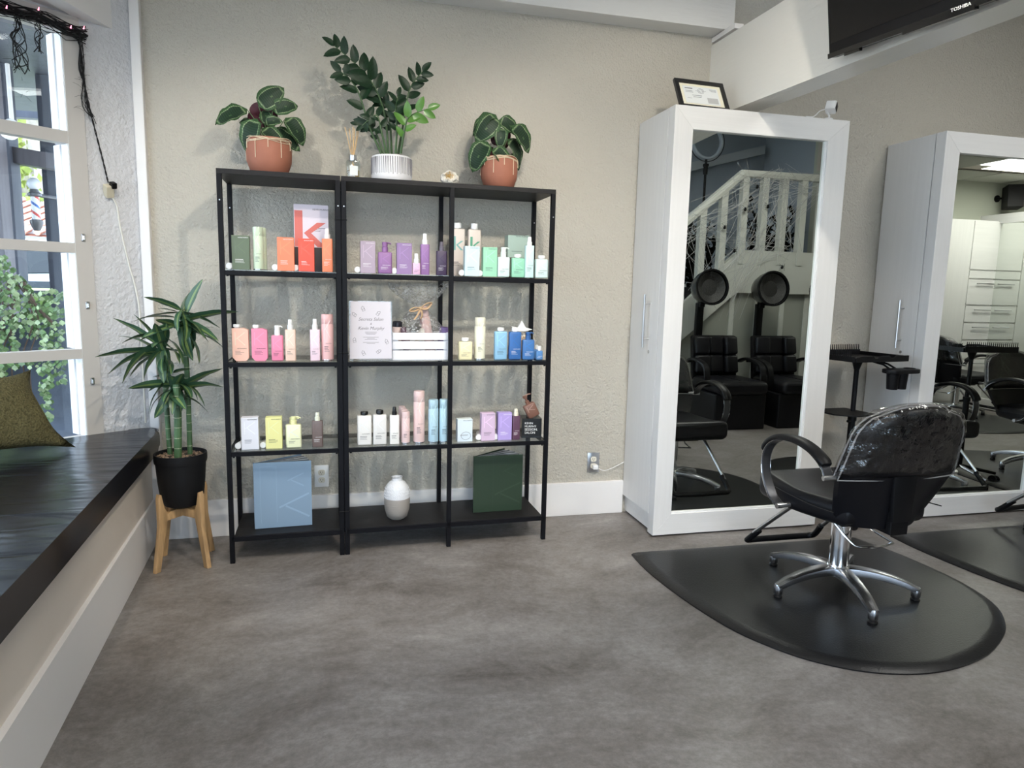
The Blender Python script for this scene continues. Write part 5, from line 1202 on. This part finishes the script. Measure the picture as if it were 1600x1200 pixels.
# ------------------------------------------------------------------ tool trolleys
def trolley(label,loc,rz):
    t=thing('tool_trolley',label,'trolley',loc,rz)
    bm=BM(); cyl(bm,(0,0,.10),(0,0,.60),.019,16); cyl(bm,(0,0,.58),(0,0,.93),.0135,16); obj('pole',bm,M_blackpl,t)
    bm=BM(); lathe(bm,[(.013,.86),(.03,.915),(.05,.925)],16); lathe(bm,[(.024,.57),(.024,.60)],14); cyl(bm,(0,0,.575),(-.045,-.01,.570),.008,8); obj('clamp_knob',bm,M_blackpl,t)
    tw,td=.20,.155
    bm=BM(); bx(bm,-tw,tw,-td,td,.925,.935,bev=.003); obj('tray_floor',bm,M_blackpl,t,0)
    bm=BM()
    prism(bm,[(-tw,.925),(tw,.925),(tw,.958),(.10,.958),(.085,.946),(.065,.946),(.05,.958),(-.02,.958),(-.035,.944),(-.060,.944),(-.075,.958),(-.155,.958),(-tw+.01,.952),(-tw,.945)],-td-.008,-td,axis='y')
    bx(bm,-tw-.008,-tw,-td,td,.925,.955); bx(bm,tw,tw+.008,-td,td,.925,.955); bx(bm,-tw,tw,td,td+.008,.925,.965); obj('tray_wall',bm,M_blackpl,t,0)
    for k in range(26):
        x=-tw+.01+k*(2*tw-.02)/25; bm=BM(); cyl(bm,(x,td+.004,.96),(x,td+.006,.995),.0032,6,r2=.0022); obj('rack_pin',bm,M_blackpl,t)
    for k in range(22):
        y=-td+.03+k*(2*td-.05)/21; bm=BM(); cyl(bm,(-tw-.004,y,.95),(-tw-.005,y,.985),.003,6,r2=.002); obj('rack_pin',bm,M_blackpl,t)
    # tool holder ring plate with two cups
    bm=BM(); prism(bm,rrect(.235,.10,.045,6),.862,.884,bev=.004); bmesh.ops.translate(bm,vec=(.145,-.165,0),verts=bm.verts); hp=obj('holder_plate',bm,M_blackpl,t,40)
    bm=BM(); tube(bm,[(.02,-.06,.922),(.06,-.12,.905),(.09,-.14,.88)],.006,6); tube(bm,[(.08,-.05,.922),(.12,-.10,.905),(.15,-.13,.88)],.006,6); obj('holder_bracket',bm,M_blackpl,hp)
    for x,ry in ((.085,.034),(.150,.036)):
        bm=BM(); lathe(bm,[(ry*.80,.772),(ry*.83,.775),(ry,.868),(ry*.94,.868),(ry*.8,.80),(0,.79)],20,loc=(x,-.165,0),caps=False); lathe(bm,[(0,.772),(ry*.80,.772)],20,loc=(x,-.165,0),caps=False); obj('tool_cup',bm,M_blackpl,hp)
    bm=BM(); tube(bm,[(.21+.028*math.cos(a*PI/8),-.165+.028*math.sin(a*PI/8),.885) for a in range(16)],.004,6,closed=True); obj('dryer_ring',bm,M_blackpl,hp)
    # lower shelf
    bm=BM(); prism(bm,[(-.20,-.05),(-.12,-.13),(.05,-.13),(.05,.10),(-.20,.12)],.618,.626,bev=.001); obj('lower_shelf',bm,M_blackpl,t,0)
    for k in range(5):
        a=k*2*PI/5+.3; bm=BM(); cyl(bm,(0,0,.11),(.24*math.cos(a),.24*math.sin(a),.065),.014,8,r2=.010); lg=obj('leg',bm,M_alu if k%2 else M_blackpl,t)
        bm=BM(); c=(.235*math.cos(a),.235*math.sin(a))
        for s in (-.012,.012): lathe(bm,[(.012,-.008),(.025,-.006),(.025,.006),(.012,.008)],14,rot=(PI/2,0,a+.6),loc=(c[0]+s*math.cos(a),c[1]+s*math.sin(a),.025))
        obj('caster',bm,M_blackpl,lg)
    return t
tr=trolley('black tool trolley with pin rack and cups between the two cabinets',(3.345,.085,0),.16)
_t2=dup(tr,(4.74,-.66,0),.10,'black tool trolley seen in the second mirror with a tray on a thick pole')

for c_ in list(_t2.children):
    if c_.name.startswith(('lower_shelf','holder_plate')):
        for g_ in list(c_.children): bpy.data.objects.remove(g_)
        bpy.data.objects.remove(c_)
# ------------------------------------------------------------------ dryer chairs
def dryer_chair(label,x):
    t=thing('dryer_chair',label,'chair',(x,-2.95,0))
    bm=BM(); box(bm,(0,.22,.17),(.54,.50,.34),bev=.012); obj('base',bm,M_leather,t,0)
    bm=BM(); v=box(bm,(0,.25,.40),(.52,.56,.13),bev=.05,seg=5); obj('seat',bm,M_leather,t,80)
    bm=BM(); tube(bm,[(x_,.535-.00*abs(x_),.43) for x_ in (-.22,0,.22)],.003,5); tube(bm,[(0,.05,.467),(0,.45,.467)],.003,5); obj('seam',bm,M_leather,t)
    for i in range(3):
        for j in range(2):
            bm=BM(); w_=.155 if i==1 else .150; box(bm,((i-1)*.158,-.02-.03*j+(.02 if i!=1 else 0),.575+.185*j),(w_,.07,.18),rot=(.16,0,(i-1)*-.22),bev=.022,seg=3); obj('back_panel',bm,M_leather,t,80)
    bm=BM(); box(bm,(0,-.07,.62),(.50,.05,.48),rot=(.14,0,0),bev=.02); obj('back_shell',bm,M_blackpl,t)
    for s in (-1,1):
        bm=BM(); tube(bm,curve([(s*.285,-.05,.60),(s*.295,.05,.635),(s*.30,.20,.625),(s*.30,.31,.585),(s*.30,.35,.50),(s*.29,.34,.40)],4),1,8,flat=(.014,.032),up=(1,0,0)); obj('armrest',bm,M_blackpl,t,60)
    bm=BM(); cyl(bm,(-.14,-.16,0),(-.14,-.16,.80),.03,12); box(bm,(-.14,-.16,1.0),(.075,.05,.36),bev=.008); box(bm,(-.14,-.13,1.17),(.055,.06,.06),bev=.006); obj('dryer_post',bm,M_blackpl,t)
    cen=(-.14,.02,1.335); rot=(-PI/2+.10,0,0)
    bm=BM(); lathe(bm,[(0,-.20),(.08,-.185),(.14,-.13),(.166,-.05),(.170,.02),(.172,.04),(.160,.04),(.150,-.04),(.125,-.11),(.07,-.16),(0,-.172)],32,caps=False,rot=rot,loc=cen); hd=obj('dryer_hood',bm,mat('smoked_hood',(.012,.012,.013),.15),t)
    bm=BM(); lathe(bm,[(.158,.04),(.160,.055),(.176,.055),(.178,.035),(.170,.02)],32,caps=False,rot=rot,loc=cen); obj('hood_rim',bm,M_blackpl,hd)
    bm=BM(); lathe(bm,[(0,.0),(.08,-.01),(.152,.03)],32,caps=False,rot=rot,loc=cen); obj('vent_grille',bm,mat('speckled_hood_liner',(.035,.035,.034),.35,bump=.8,bscale=90),hd)
    return t
d0=dryer_chair('black hair dryer chair seen in the first mirror, left one',4.14)
dup(d0,(4.82,-2.95,0),0,'black hair dryer chair seen in the first mirror, second from its left')
dup(d0,(5.50,-2.95,0),0,'black hair dryer chair cut off by the right edge of the first mirror')

# ------------------------------------------------------------------ dropped ceiling tiles, light panel, speaker
bm=BM()
gx=[5.62+.61*i for i in range(6)]; gy=[-3.6+.61*i for i in range(7)]
cl=bpy.data.objects['ceiling_dropped']
tile_me=None
for x in gx[:-1]:
    for y in gy[:-1]:
        if 6.8<x+.3<8.0 and -2.8<y+.3<-2.1: continue
        if tile_me is None:
            b_=BM(); bx(b_,.012,.598,.012,.598,0,.012,bev=.002); tile_me=bpy.data.meshes.new('tile'); b_.to_mesh(tile_me); b_.free(); tile_me.materials.append(M_tile)
        o=bpy.data.objects.new('tile',tile_me); COL.objects.link(o); o.parent=cl; o.location=(x,y,2.640)
t=thing('ceiling_light','bright rectangular ceiling light panel reflected in the second mirror','ceiling light',(7.4,-2.42,2.64))
bm=BM(); bx(bm,-.60,.60,-.30,.30,0,.02); obj('frame',bm,M_white,t,0)
bm=BM(); bx(bm,-.57,.57,-.27,.27,-.004,.0); obj('diffuser',bm,mat('light_diffuser',(.9,.9,.9),.5,emit=((1,1,.95),4)),t,0)
def fixture(label,loc,l,w_):
    t=thing('ceiling_light',label,'ceiling light',loc)
    bm=BM(); bx(bm,-w_/2-.02,w_/2+.02,-l/2-.02,l/2+.02,.0,.04,bev=.004); obj('frame',bm,M_white,t,0)
    bm=BM(); bx(bm,-w_/2,w_/2,-l/2,l/2,-.01,0); obj('diffuser',bm,MATS['light_diffuser'],t,0)
fixture('long ceiling strip light above the open floor',(1.35,-1.55,2.935),1.0,.25)
fixture('long ceiling strip light near the entrance',(1.0,-3.9,2.94),1.2,.28)
fixture('square ceiling light above the salon chairs',(4.0,-1.7,3.15),1.25,.62)
for lb,(x,y) in (('middle white spot lamp on the ceiling above the open floor',(1.25,-2.0)),('white spot lamp on the ceiling nearest the header beam',(1.75,-2.1)),('white spot lamp on the ceiling nearest the bay window',(-.20,-1.5))):
    t=thing('spot_lamp',lb,'lamp',(x,y,2.98))
    bm=BM(); cyl(bm,(0,0,0),(0,-.03,-.06),.008); obj('rod',bm,M_white,t)
    bm=BM(); lathe(bm,[(0,.11),(.035,.10),(.05,.0),(.045,.0),(.030,.09)],20,rot=(-.75,0,0),loc=(0,-.02,-.10),caps=False); obj('shade',bm,M_white,t)
t=thing('loudspeaker','black box loudspeaker bracketed high on the far wall, seen in the second mirror','speaker',(8.05,-3.5,2.46))
bm=BM(); box(bm,(0,.16,0),(.17,.16,.26),rot=(.15,0,.5),bev=.008); obj('cabinet_box',bm,M_blackpl,t,0)
bm=BM(); cyl(bm,(-.05,.0,.0),(0,.12,.0),.012); cyl(bm,(-.05,.0,.0),(-.05,.012,.0),.04,16); obj('wall_bracket',bm,M_blackpl,t)

# ------------------------------------------------------------------ sockets and cables
def outlet(label,x,z,m,plug=False):
    t=thing('wall_outlet',label,'outlet',(x,WY-.001,z))
    bm=BM(); bx(bm,-.036,.036,-.006,0,-.058,.058,bev=.003); obj('cover_plate',bm,m,t)
    for s in (-1,1):
        bm=BM(); prism(bm,rrect(.034,.030,.012,5),0,.003); bmesh.ops.rotate(bm,cent=(0,0,0),matrix=Matrix.Rotation(PI/2,3,'X'),verts=bm.verts); bmesh.ops.translate(bm,vec=(0,-.006,s*.020),verts=bm.verts); so=obj('socket',bm,mat('ivory_socket',(.70,.66,.56),.4),t)
        bm=BM()
        for x_ in (-.006,.006): bx(bm,x_-.001,x_+.001,-.0095,-.0085,s*.020-.002,s*.020+.006)
        cyl(bm,(0,-.0095,s*.020-.008),(0,-.0085,s*.020-.008),.002,8); obj('slots',bm,M_dark,so,0)
    return t
outlet('steel plated wall outlet with a white charger plugged in',1.889,.304,M_steel)
outlet('white plated wall outlet beside the light blue book',.395,.290,M_white)
t=thing('usb_charger','white charger block with a thin cable going to the cabinet','charger',(1.893,WY-.010,.283))
bm=BM(); box(bm,(0,-.016,0),(.030,.030,.024),bev=.003); obj('charger_block',bm,M_white,t)
bm=BM(); tube(bm,curve([(.012,-.02,-.003),(.05,-.02,-.022),(.10,-.01,-.015),(.15,-.006,.005),(.18,-.006,.02)],6),.0020,6); obj('cable',bm,M_white,t)
# extension cable and plug on the stucco, black string light cord and garland
t=thing('extension_cord','cream extension cord and plug tower hanging on the white stucco','cord',(0,0,0))
bm=BM(); q=on_panel(.088,1.664,-.014); box(bm,q,(.034,.034,.055),rot=(.25,.5,-.72),bev=.004); obj('plug_tower',bm,mat('aged_cream_plastic',(.62,.56,.42),.45),t,0)
bm=BM(); tube(bm,curve([on_panel(.075,1.645,-.01),on_panel(.055,1.60,-.01),on_panel(.045,1.52,-.006),on_panel(.028,1.42,-.006),on_panel(.012,1.33,-.006),on_panel(-.004,1.25,-.012),on_panel(-.014,1.15,-.02),on_panel(-.016,1.0,-.02),on_panel(-.016,.60,-.02)],6),.0042,6); obj('cord_line',bm,mat('cream_cord_sheath',(.70,.68,.62),.4),t)
t=thing('string_light_cord','black twisted light cord running down to the cream plug','cord',(0,0,0))
bm=BM(); base=curve([on_panel(.19,2.285,-.02),on_panel(.172,2.24,-.02),on_panel(.16,2.10,-.012),on_panel(.135,1.95,-.012),on_panel(.105,1.80,-.012),on_panel(.088,1.70,-.014)],14)
for s in (0,PI):
    tube(bm,[p+D_*(.0022*math.cos(i*.9+s))+N_*(.0022*math.sin(i*.9+s)) for i,p in enumerate(base)],.0020,5)
obj('twisted_cord',bm,M_blackpl,t)
bm=BM(); q=on_panel(.078,1.688,-.036); box(bm,q,(.028,.022,.026),rot=(.2,.4,-.72),bev=.003); obj('black_plug',bm,M_blackpl,t,0)
t=thing('creepy_garland','black creepy gauze garland with tiny pink lights over the bay window','garland',(0,0,0)); rnd=random.Random(6)
bm=BM()
for k in range(34):
    z0=2.305+rnd.gauss(0,.012); pts=[]
    for i in range(12):
        s=.15+i*.075; pts.append(on_panel(s,z0+.02*(s>.3)*(s-.3)+.010*math.sin(i*1.3+k)-.015*(s<.25),-.03+rnd.gauss(0,.010))+Vector((0,0,rnd.gauss(0,.010))))
    tube(bm,curve(pts,2),rnd.uniform(.0008,.0026),4)
for (s0,ln,w_,n_) in ((.172,.36,.010,9),(.60,.40,.05,16),(.40,.22,.05,10),(.75,.35,.06,12),(.33,.12,.03,6)):
    for k in range(n_):
        pts=[on_panel(s0+rnd.gauss(0,w_)*(j/5)*(1.2-j/6)+.012*math.sin(j+k)*.6-.03*(j==5)*(s0<.2),2.29-ln*(j/5)*rnd.uniform(.9,1),-.03+rnd.gauss(0,.006)) for j in range(6)]
        tube(bm,curve(pts,3),rnd.uniform(.0008,.0022),4)
for k in range(90):
    s=rnd.choice((.172,.172,.55,.62,.4,.75)); z=2.28-rnd.uniform(0,.3); p=on_panel(s+rnd.gauss(0,.006),z,-.03); q=p+D_*rnd.gauss(0,.02)+Vector((0,0,rnd.gauss(0,.014))); tube(bm,[p,(p+q)/2+Vector((0,0,.004)),q],.0006,3)
obj('gauze_strands',bm,mat('black_gauze',(.008,.008,.009),.9),t,0,kind='stuff')
M_pink=mat('pink_mini_bulb',(.8,.3,.4),.3,emit=((1,.25,.4),3))
for s,z in ((.215,2.298),(.33,2.33),(.44,2.30),(.52,2.35),(.165,2.31),(.62,2.36)):
    bm=BM(); p=on_panel(s,z,-.045); cyl(bm,p,p+Vector((.004,-.002,.012)),.003,6,r2=.001); obj('mini_bulb',bm,M_pink,t)

# ------------------------------------------------------------------ outside the bay window
def ext(name,label,cat,**k): return thing(name,label,cat,**k)
bm=BM(); bx(bm,-40,40,-40,40,-.25,-.15); tag(obj('ground_outside',bm,mat('sunlit_paving',(.45,.43,.40),.8,var=.15,vscale=2),None,0),None,None,kind='structure')
M_slate=mat('slate_painted_wood',(.075,.085,.115),.5,var=.15,vscale=5,stretch=(4,4,.5)); M_slate2=mat('grey_purple_wood',(.115,.108,.125),.55,var=.2,vscale=5,stretch=(4,4,.5))
bm=BM(); bx(bm,-5,.5,.62,3.3,2.62,2.70); struct('ceiling_porch',bm,M_slate)
for k in range(2):
    o_=None; bm=BM(); v=bx(bm,-5,-.2,3.3+k*.35,3.38+k*.35,2.62,2.74); struct('trim_%d'%(20+k),bm,M_slate)
def post(label,xa,xb,Y,m,z1=2.62,dy=.14):
    a=at(xa,330,'y',Y).x; b=at(xb,330,'y',Y).x
    t=thing('porch_post',label,'post',((a+b)/2,Y+dy/2,-.15)); w_=b-a
    bm=BM(); bx(bm,-w_/2,w_/2,-dy/2,dy/2,0,z1+.15,bev=.006); obj('shaft',bm,m,t,0)
    bm=BM(); bx(bm,-w_/2-.02,w_/2+.02,-dy/2-.02,dy/2+.02,0,.16,bev=.004); obj('foot_block',bm,m,t,0)
post('dark slate porch post right of the barber pole',69,93,2.2,M_slate)
post('dark slate porch post left of the barber pole',3,22,2.0,M_slate)
post('grey purple porch post at the left edge of the window',-38,2,1.7,M_slate2)
# gutter elbow and beams under eave
a=at(53,262,'y',1.9); b=at(90,278,'y',1.9)
bm=BM(); v=box(bm,((at(40,240,'y',2.1)+at(95,262,'y',2.1))/2),(.75,.12,.10),rot=(0,.12,0)); tag(obj('eave_beam',bm,M_slate2,None,0),'thick grey beam under the porch eave above the barber pole','beam')
t=thing('porch_floodlight','small white floodlight head under the porch eave','lamp',at(14,208,'y',1.6))
bm=BM(); lathe(bm,[(.045,0),(.05,.03),(.035,.10),(.02,.12)],18,rot=(.9,.9,0)); obj('lamp_head',bm,M_white,t); bm=BM(); cyl(bm,(0,.05,.03),(-.03,.12,.42),.012); obj('arm',bm,M_white,t)
# barber pole
Yp=2.0; c=at(57,300,'y',Yp); zt=at(52,290,'y',Yp).z; zb=at(58,358,'y',Yp).z; sc=(zt-zb)
bp_=thing('barber_pole','red white and blue striped barber pole with globe outside the window','barber pole',(at(56,330,'y',Yp).x,Yp,zb))
def pxw(n): return n*( (Vector((c.x,Yp,0))-C0).dot(_f) )/FPX
r_=pxw(5.6); Hh=sc
M_gun=mat('grey_cast_metal',(.14,.145,.16),.4,.5)
bm=BM(); lathe(bm,[(r_*.7,-.01),(r_*1.2,.015),(r_*1.5,.035),(r_*1.55,.055),(r_*1.2,.06)],24); obj('lower_cap',bm,M_gun,bp_)
h0,h1=.060,.060+pxw(33)
bm=BM(); nn=48; 
cols=[]
rings=[[bm.verts.new((r_*math.cos(2*PI*i/nn),r_*math.sin(2*PI*i/nn),h0+(h1-h0)*j/40)) for i in range(nn)] for j in range(41)]
for j in range(40):
    for i in range(nn):
        f=bm.faces.new((rings[j][i],rings[j][(i+1)%nn],rings[j+1][(i+1)%nn],rings[j+1][i])); ph=((i/nn)+j/40*1.25)%1
        f.material_index=1 if ph<.16 else (2 if .5<ph<.66 else 0)
obj('striped_cylinder',bm,[mat('pole_white',(.85,.87,.9),.2),mat('pole_red',(.6,.08,.07),.2),mat('pole_blue',(.06,.16,.5),.2)],bp_,40)
bm=BM(); lathe(bm,[(r_*1.1,h1),(r_*1.6,h1+.006),(r_*1.6,h1+.02),(r_*1.1,h1+.03),(r_*.9,h1+.05)],24); cyl(bm,(0,0,h1+.015),(.085,.21,h1+.015),.012,8); obj('upper_cap',bm,M_gun,bp_)
bm=BM(); bmesh.ops.create_uvsphere(bm,u_segments=24,v_segments=16,radius=pxw(9),matrix=Matrix.Translation((0,0,h1+.045+pxw(8.3)))); obj('globe',bm,mat('milk_glass_globe',(.75,.80,.86),.15),bp_,180)
# low wall behind the ivy
bm=BM(); bx(bm,-4,-.3,1.25,1.35,-.15,1.02); t=tag(obj('garden_wall',bm,wallmat('slate_blue_render',(.10,.12,.16),.3,30,.7,.3),None,0),'low slate blue rendered wall behind the ivy outside the window','wall')
bm=BM(); a=at(20,458,'y',2.2); b=at(95,458,'y',2.2); bx(bm,a.x-1,b.x+1,2.26,2.30,a.z-.02,a.z+.02); tag(obj('fence_rail',bm,M_slate,None,0),'thin dark horizontal rail between the porch posts','rail')
# ivy
M_ivy=mat('ivy_leaf',(.10,.17,.06),.35,var=.5,vscale=25); M_ivy2=mat('pale_ivy_leaf',(.30,.38,.20),.35,var=.3,vscale=25)
bm=BM(); bv=BM(); rnd=random.Random(12)
def ivyleaf(bm,p,s,mi):
    n=Vector((rnd.gauss(0,.6),-1,rnd.gauss(.3,.6))).normalized(); u=n.cross(Vector((0,0,1))).normalized(); w_=n.cross(u)
    pts=[(0,-1),(.75,-.35),(.9,.3),(.35,.55),(0,1),(-.35,.55),(-.9,.3),(-.75,-.35)]
    f=bm.faces.new([bm.verts.new(p+u*(a*s)+w_*(b*s)+n*(.12*s*abs(a))) for a,b in pts]); f.material_index=mi
def reg(x,y):
    if y<455: top=400+max(0,x-6)*1.1; return x<45 and y>top
    if y<560: return x<100 and not (30<x<62 and 528<y<550)
    if y<575: return x<104
    return (60<x<82 and y<665-(rnd.random()*20)) or (86<x<102 and y<600) or x<10
cnt=0
while cnt<2600:
    x=rnd.uniform(-160,104); y=rnd.uniform(402,660)
    if not reg(x,y): continue
    Yv=rnd.uniform(.95,1.22); p=at(x,y,'y',Yv); ivyleaf(bm,p,rnd.uniform(.010,.020),1 if rnd.random()<.35 else 0); cnt+=1
tag(obj('ivy_foliage',bm,[M_ivy,M_ivy2],None,0),'dense climbing ivy hanging outside the bay window','ivy',kind='stuff')
bm=BM()
for k in range(14):
    x=rnd.uniform(-60,70); tube(bm,curve([at(x,640,'y',1.2),at(x+rnd.uniform(-15,15),560,'y',1.15),at(x+rnd.uniform(-20,20),500,'y',1.1),at(x+rnd.uniform(-30,30),450+rnd.uniform(-20,20),'y',1.1)],5),.004,5)
tube(bm,curve([at(36,440,'y',1.1),at(55,475,'y',1.1),at(85,508,'y',1.1)],5),.010,6)
tag(obj('ivy_stems',bm,mat('brown_vine',(.12,.08,.06),.8)),'tangle of brown ivy stems outside the bay window','vine',kind='stuff')
# lawn
bm=BM(); bx(bm,-12,-1.0,3.2,4.9,-.15,at(60,447,'y',4.0).z-.03); tag(obj('hedge_lawn',bm,mat('bright_lawn',(.17,.27,.07),.9,bump=.8,bscale=60,var=.4,vscale=12),None,0),'low bright green hedge behind the porch rail','hedge')
# car
cy=6.6; q=at(50,425,'y',cy); gz=at(50,400,'y',cy)
car=thing('car','white and dark car parked in the sun beyond the porch','car',(q.x,cy,.36))
bm=BM(); bx(bm,-14,2,4.9,30,-.15,.36); tag(obj('street_terrace',bm,MATS['sunlit_paving'],None,0),None,None,kind='structure')
cw=4.2
prof=[(-2.1,.25),(-2.1,.60),(-1.95,.78),(-1.2,.86),(-.9,.90),(-.35,1.28),(.2,1.36),(.9,1.33),(1.5,1.05),(2.0,.95),(2.1,.6),(2.1,.25)]
bm=BM(); prism(bm,[(x,z) for x,z in prof],-.85,.85,bev=.06,seg=3,axis='y'); obj('car_body',bm,mat('car_silver_white',(.75,.76,.78),.15,.2,coat=1),car,50)
bm=BM(); prism(bm,[(-.78,.92),(-.30,1.24),(.2,1.31),(.85,1.28),(1.3,1.0)],-.86,.86,bev=.01,axis='y'); obj('side_window',bm,mat('car_glass',(.03,.04,.06),.05),car,0)
bm=BM(); bx(bm,-1.9,2.0,-.865,-.84,.80,.88); obj('dark_belt',bm,mat('car_dark',(.06,.07,.10),.3),car,0)
for x in (-1.35,1.35):
    bm=BM(); lathe(bm,[(.15,-.1),(.32,-.1),(.34,-.06),(.34,.06),(.32,.1)],24,rot=(PI/2,0,0),loc=(x,-.80,.30)); w_=obj('wheel',bm,M_blackpl,car)
    bm=BM(); lathe(bm,[(.0,.0),(.20,.01),(.21,.0)],16,rot=(PI/2,0,0),loc=(x,-.91,.30)); obj('hub_cap',bm,M_alu,w_)
# house with red tile roof
hy=13.; a=at(20,352,'y',hy); b=at(110,352,'y',hy)
hs=thing('neighbour_house','pale house with red tiled roof far outside the window','house',(a.x,hy,-.15))
hz=a.z+.15
bm=BM(); bx(bm,-3,3.2,0,5,0,hz); obj('house_wall',bm,mat('pale_blue_render',(.66,.72,.76),.8),hs,0)
bm=BM(); v=[bm.verts.new(c) for c in ((-3.3,-.3,hz-.05),(3.4,-.3,hz-.35),(3.0,3,hz+.30),(-3.3,3,hz+1.1))]; bm.faces.new(v); bmesh.ops.solidify(bm,geom=bm.faces[:],thickness=.08); rf=obj('roof',bm,mat('terracotta_roof',(.42,.18,.12),.8),hs,0)
for k in range(26):
    x=-3.2+k*.25; bm=BM(); cyl(bm,(x,-.32,hz+.02-.045*k*.25),(x,3,hz+1.12-.13*k*.25),.06,6); obj('tile_row',bm,mat('terracotta_tile',(.60,.32,.24),.8,var=.3,vscale=4),rf)
# trees far away
M_tr=mat('pale_trunk',(.42,.38,.33),.9,var=.3,vscale=2); M_fo=mat('sunny_foliage',(.30,.36,.08),.8,var=.4,vscale=3)
for k,(px,Yt,lb) in enumerate(((29,19,'leftmost pale tree trunk beyond the tiled roof'),(42,20,'middle pale tree trunk beyond the tiled roof, left of the globe'),(51,22,'pale tree trunk just right of the globe'),(64,19,'rightmost pale tree trunk beyond the tiled roof'))):
    p=at(px,330,'y',Yt); t=thing('tall_tree',lb,'tree',(p.x,Yt,-.15)); rnd=random.Random(k+30)
    bm=BM(); tube(bm,curve([(0,0,0),(.05,0,2.5),(-.05,0,5),(.1,0,8)],5),.16,8); obj('trunk',bm,M_tr,t)
    bm=BM()
    for j in range(420):
        a=rnd.uniform(0,2*PI); q=Vector((rnd.gauss(0,.55),rnd.gauss(0,.3),rnd.uniform(1.2,8.5))); s=rnd.uniform(.08,.2); d=Vector((rnd.gauss(0,1),rnd.gauss(0,1),rnd.gauss(0,1))).normalized()*s; e=d.cross(Vector((.3,.8,.2))).normalized()*s*.6
        bm.faces.new([bm.verts.new(q-d),bm.verts.new(q+e),bm.verts.new(q+d),bm.verts.new(q-e)])
    obj('foliage',bm,M_fo,t,0,kind='stuff')
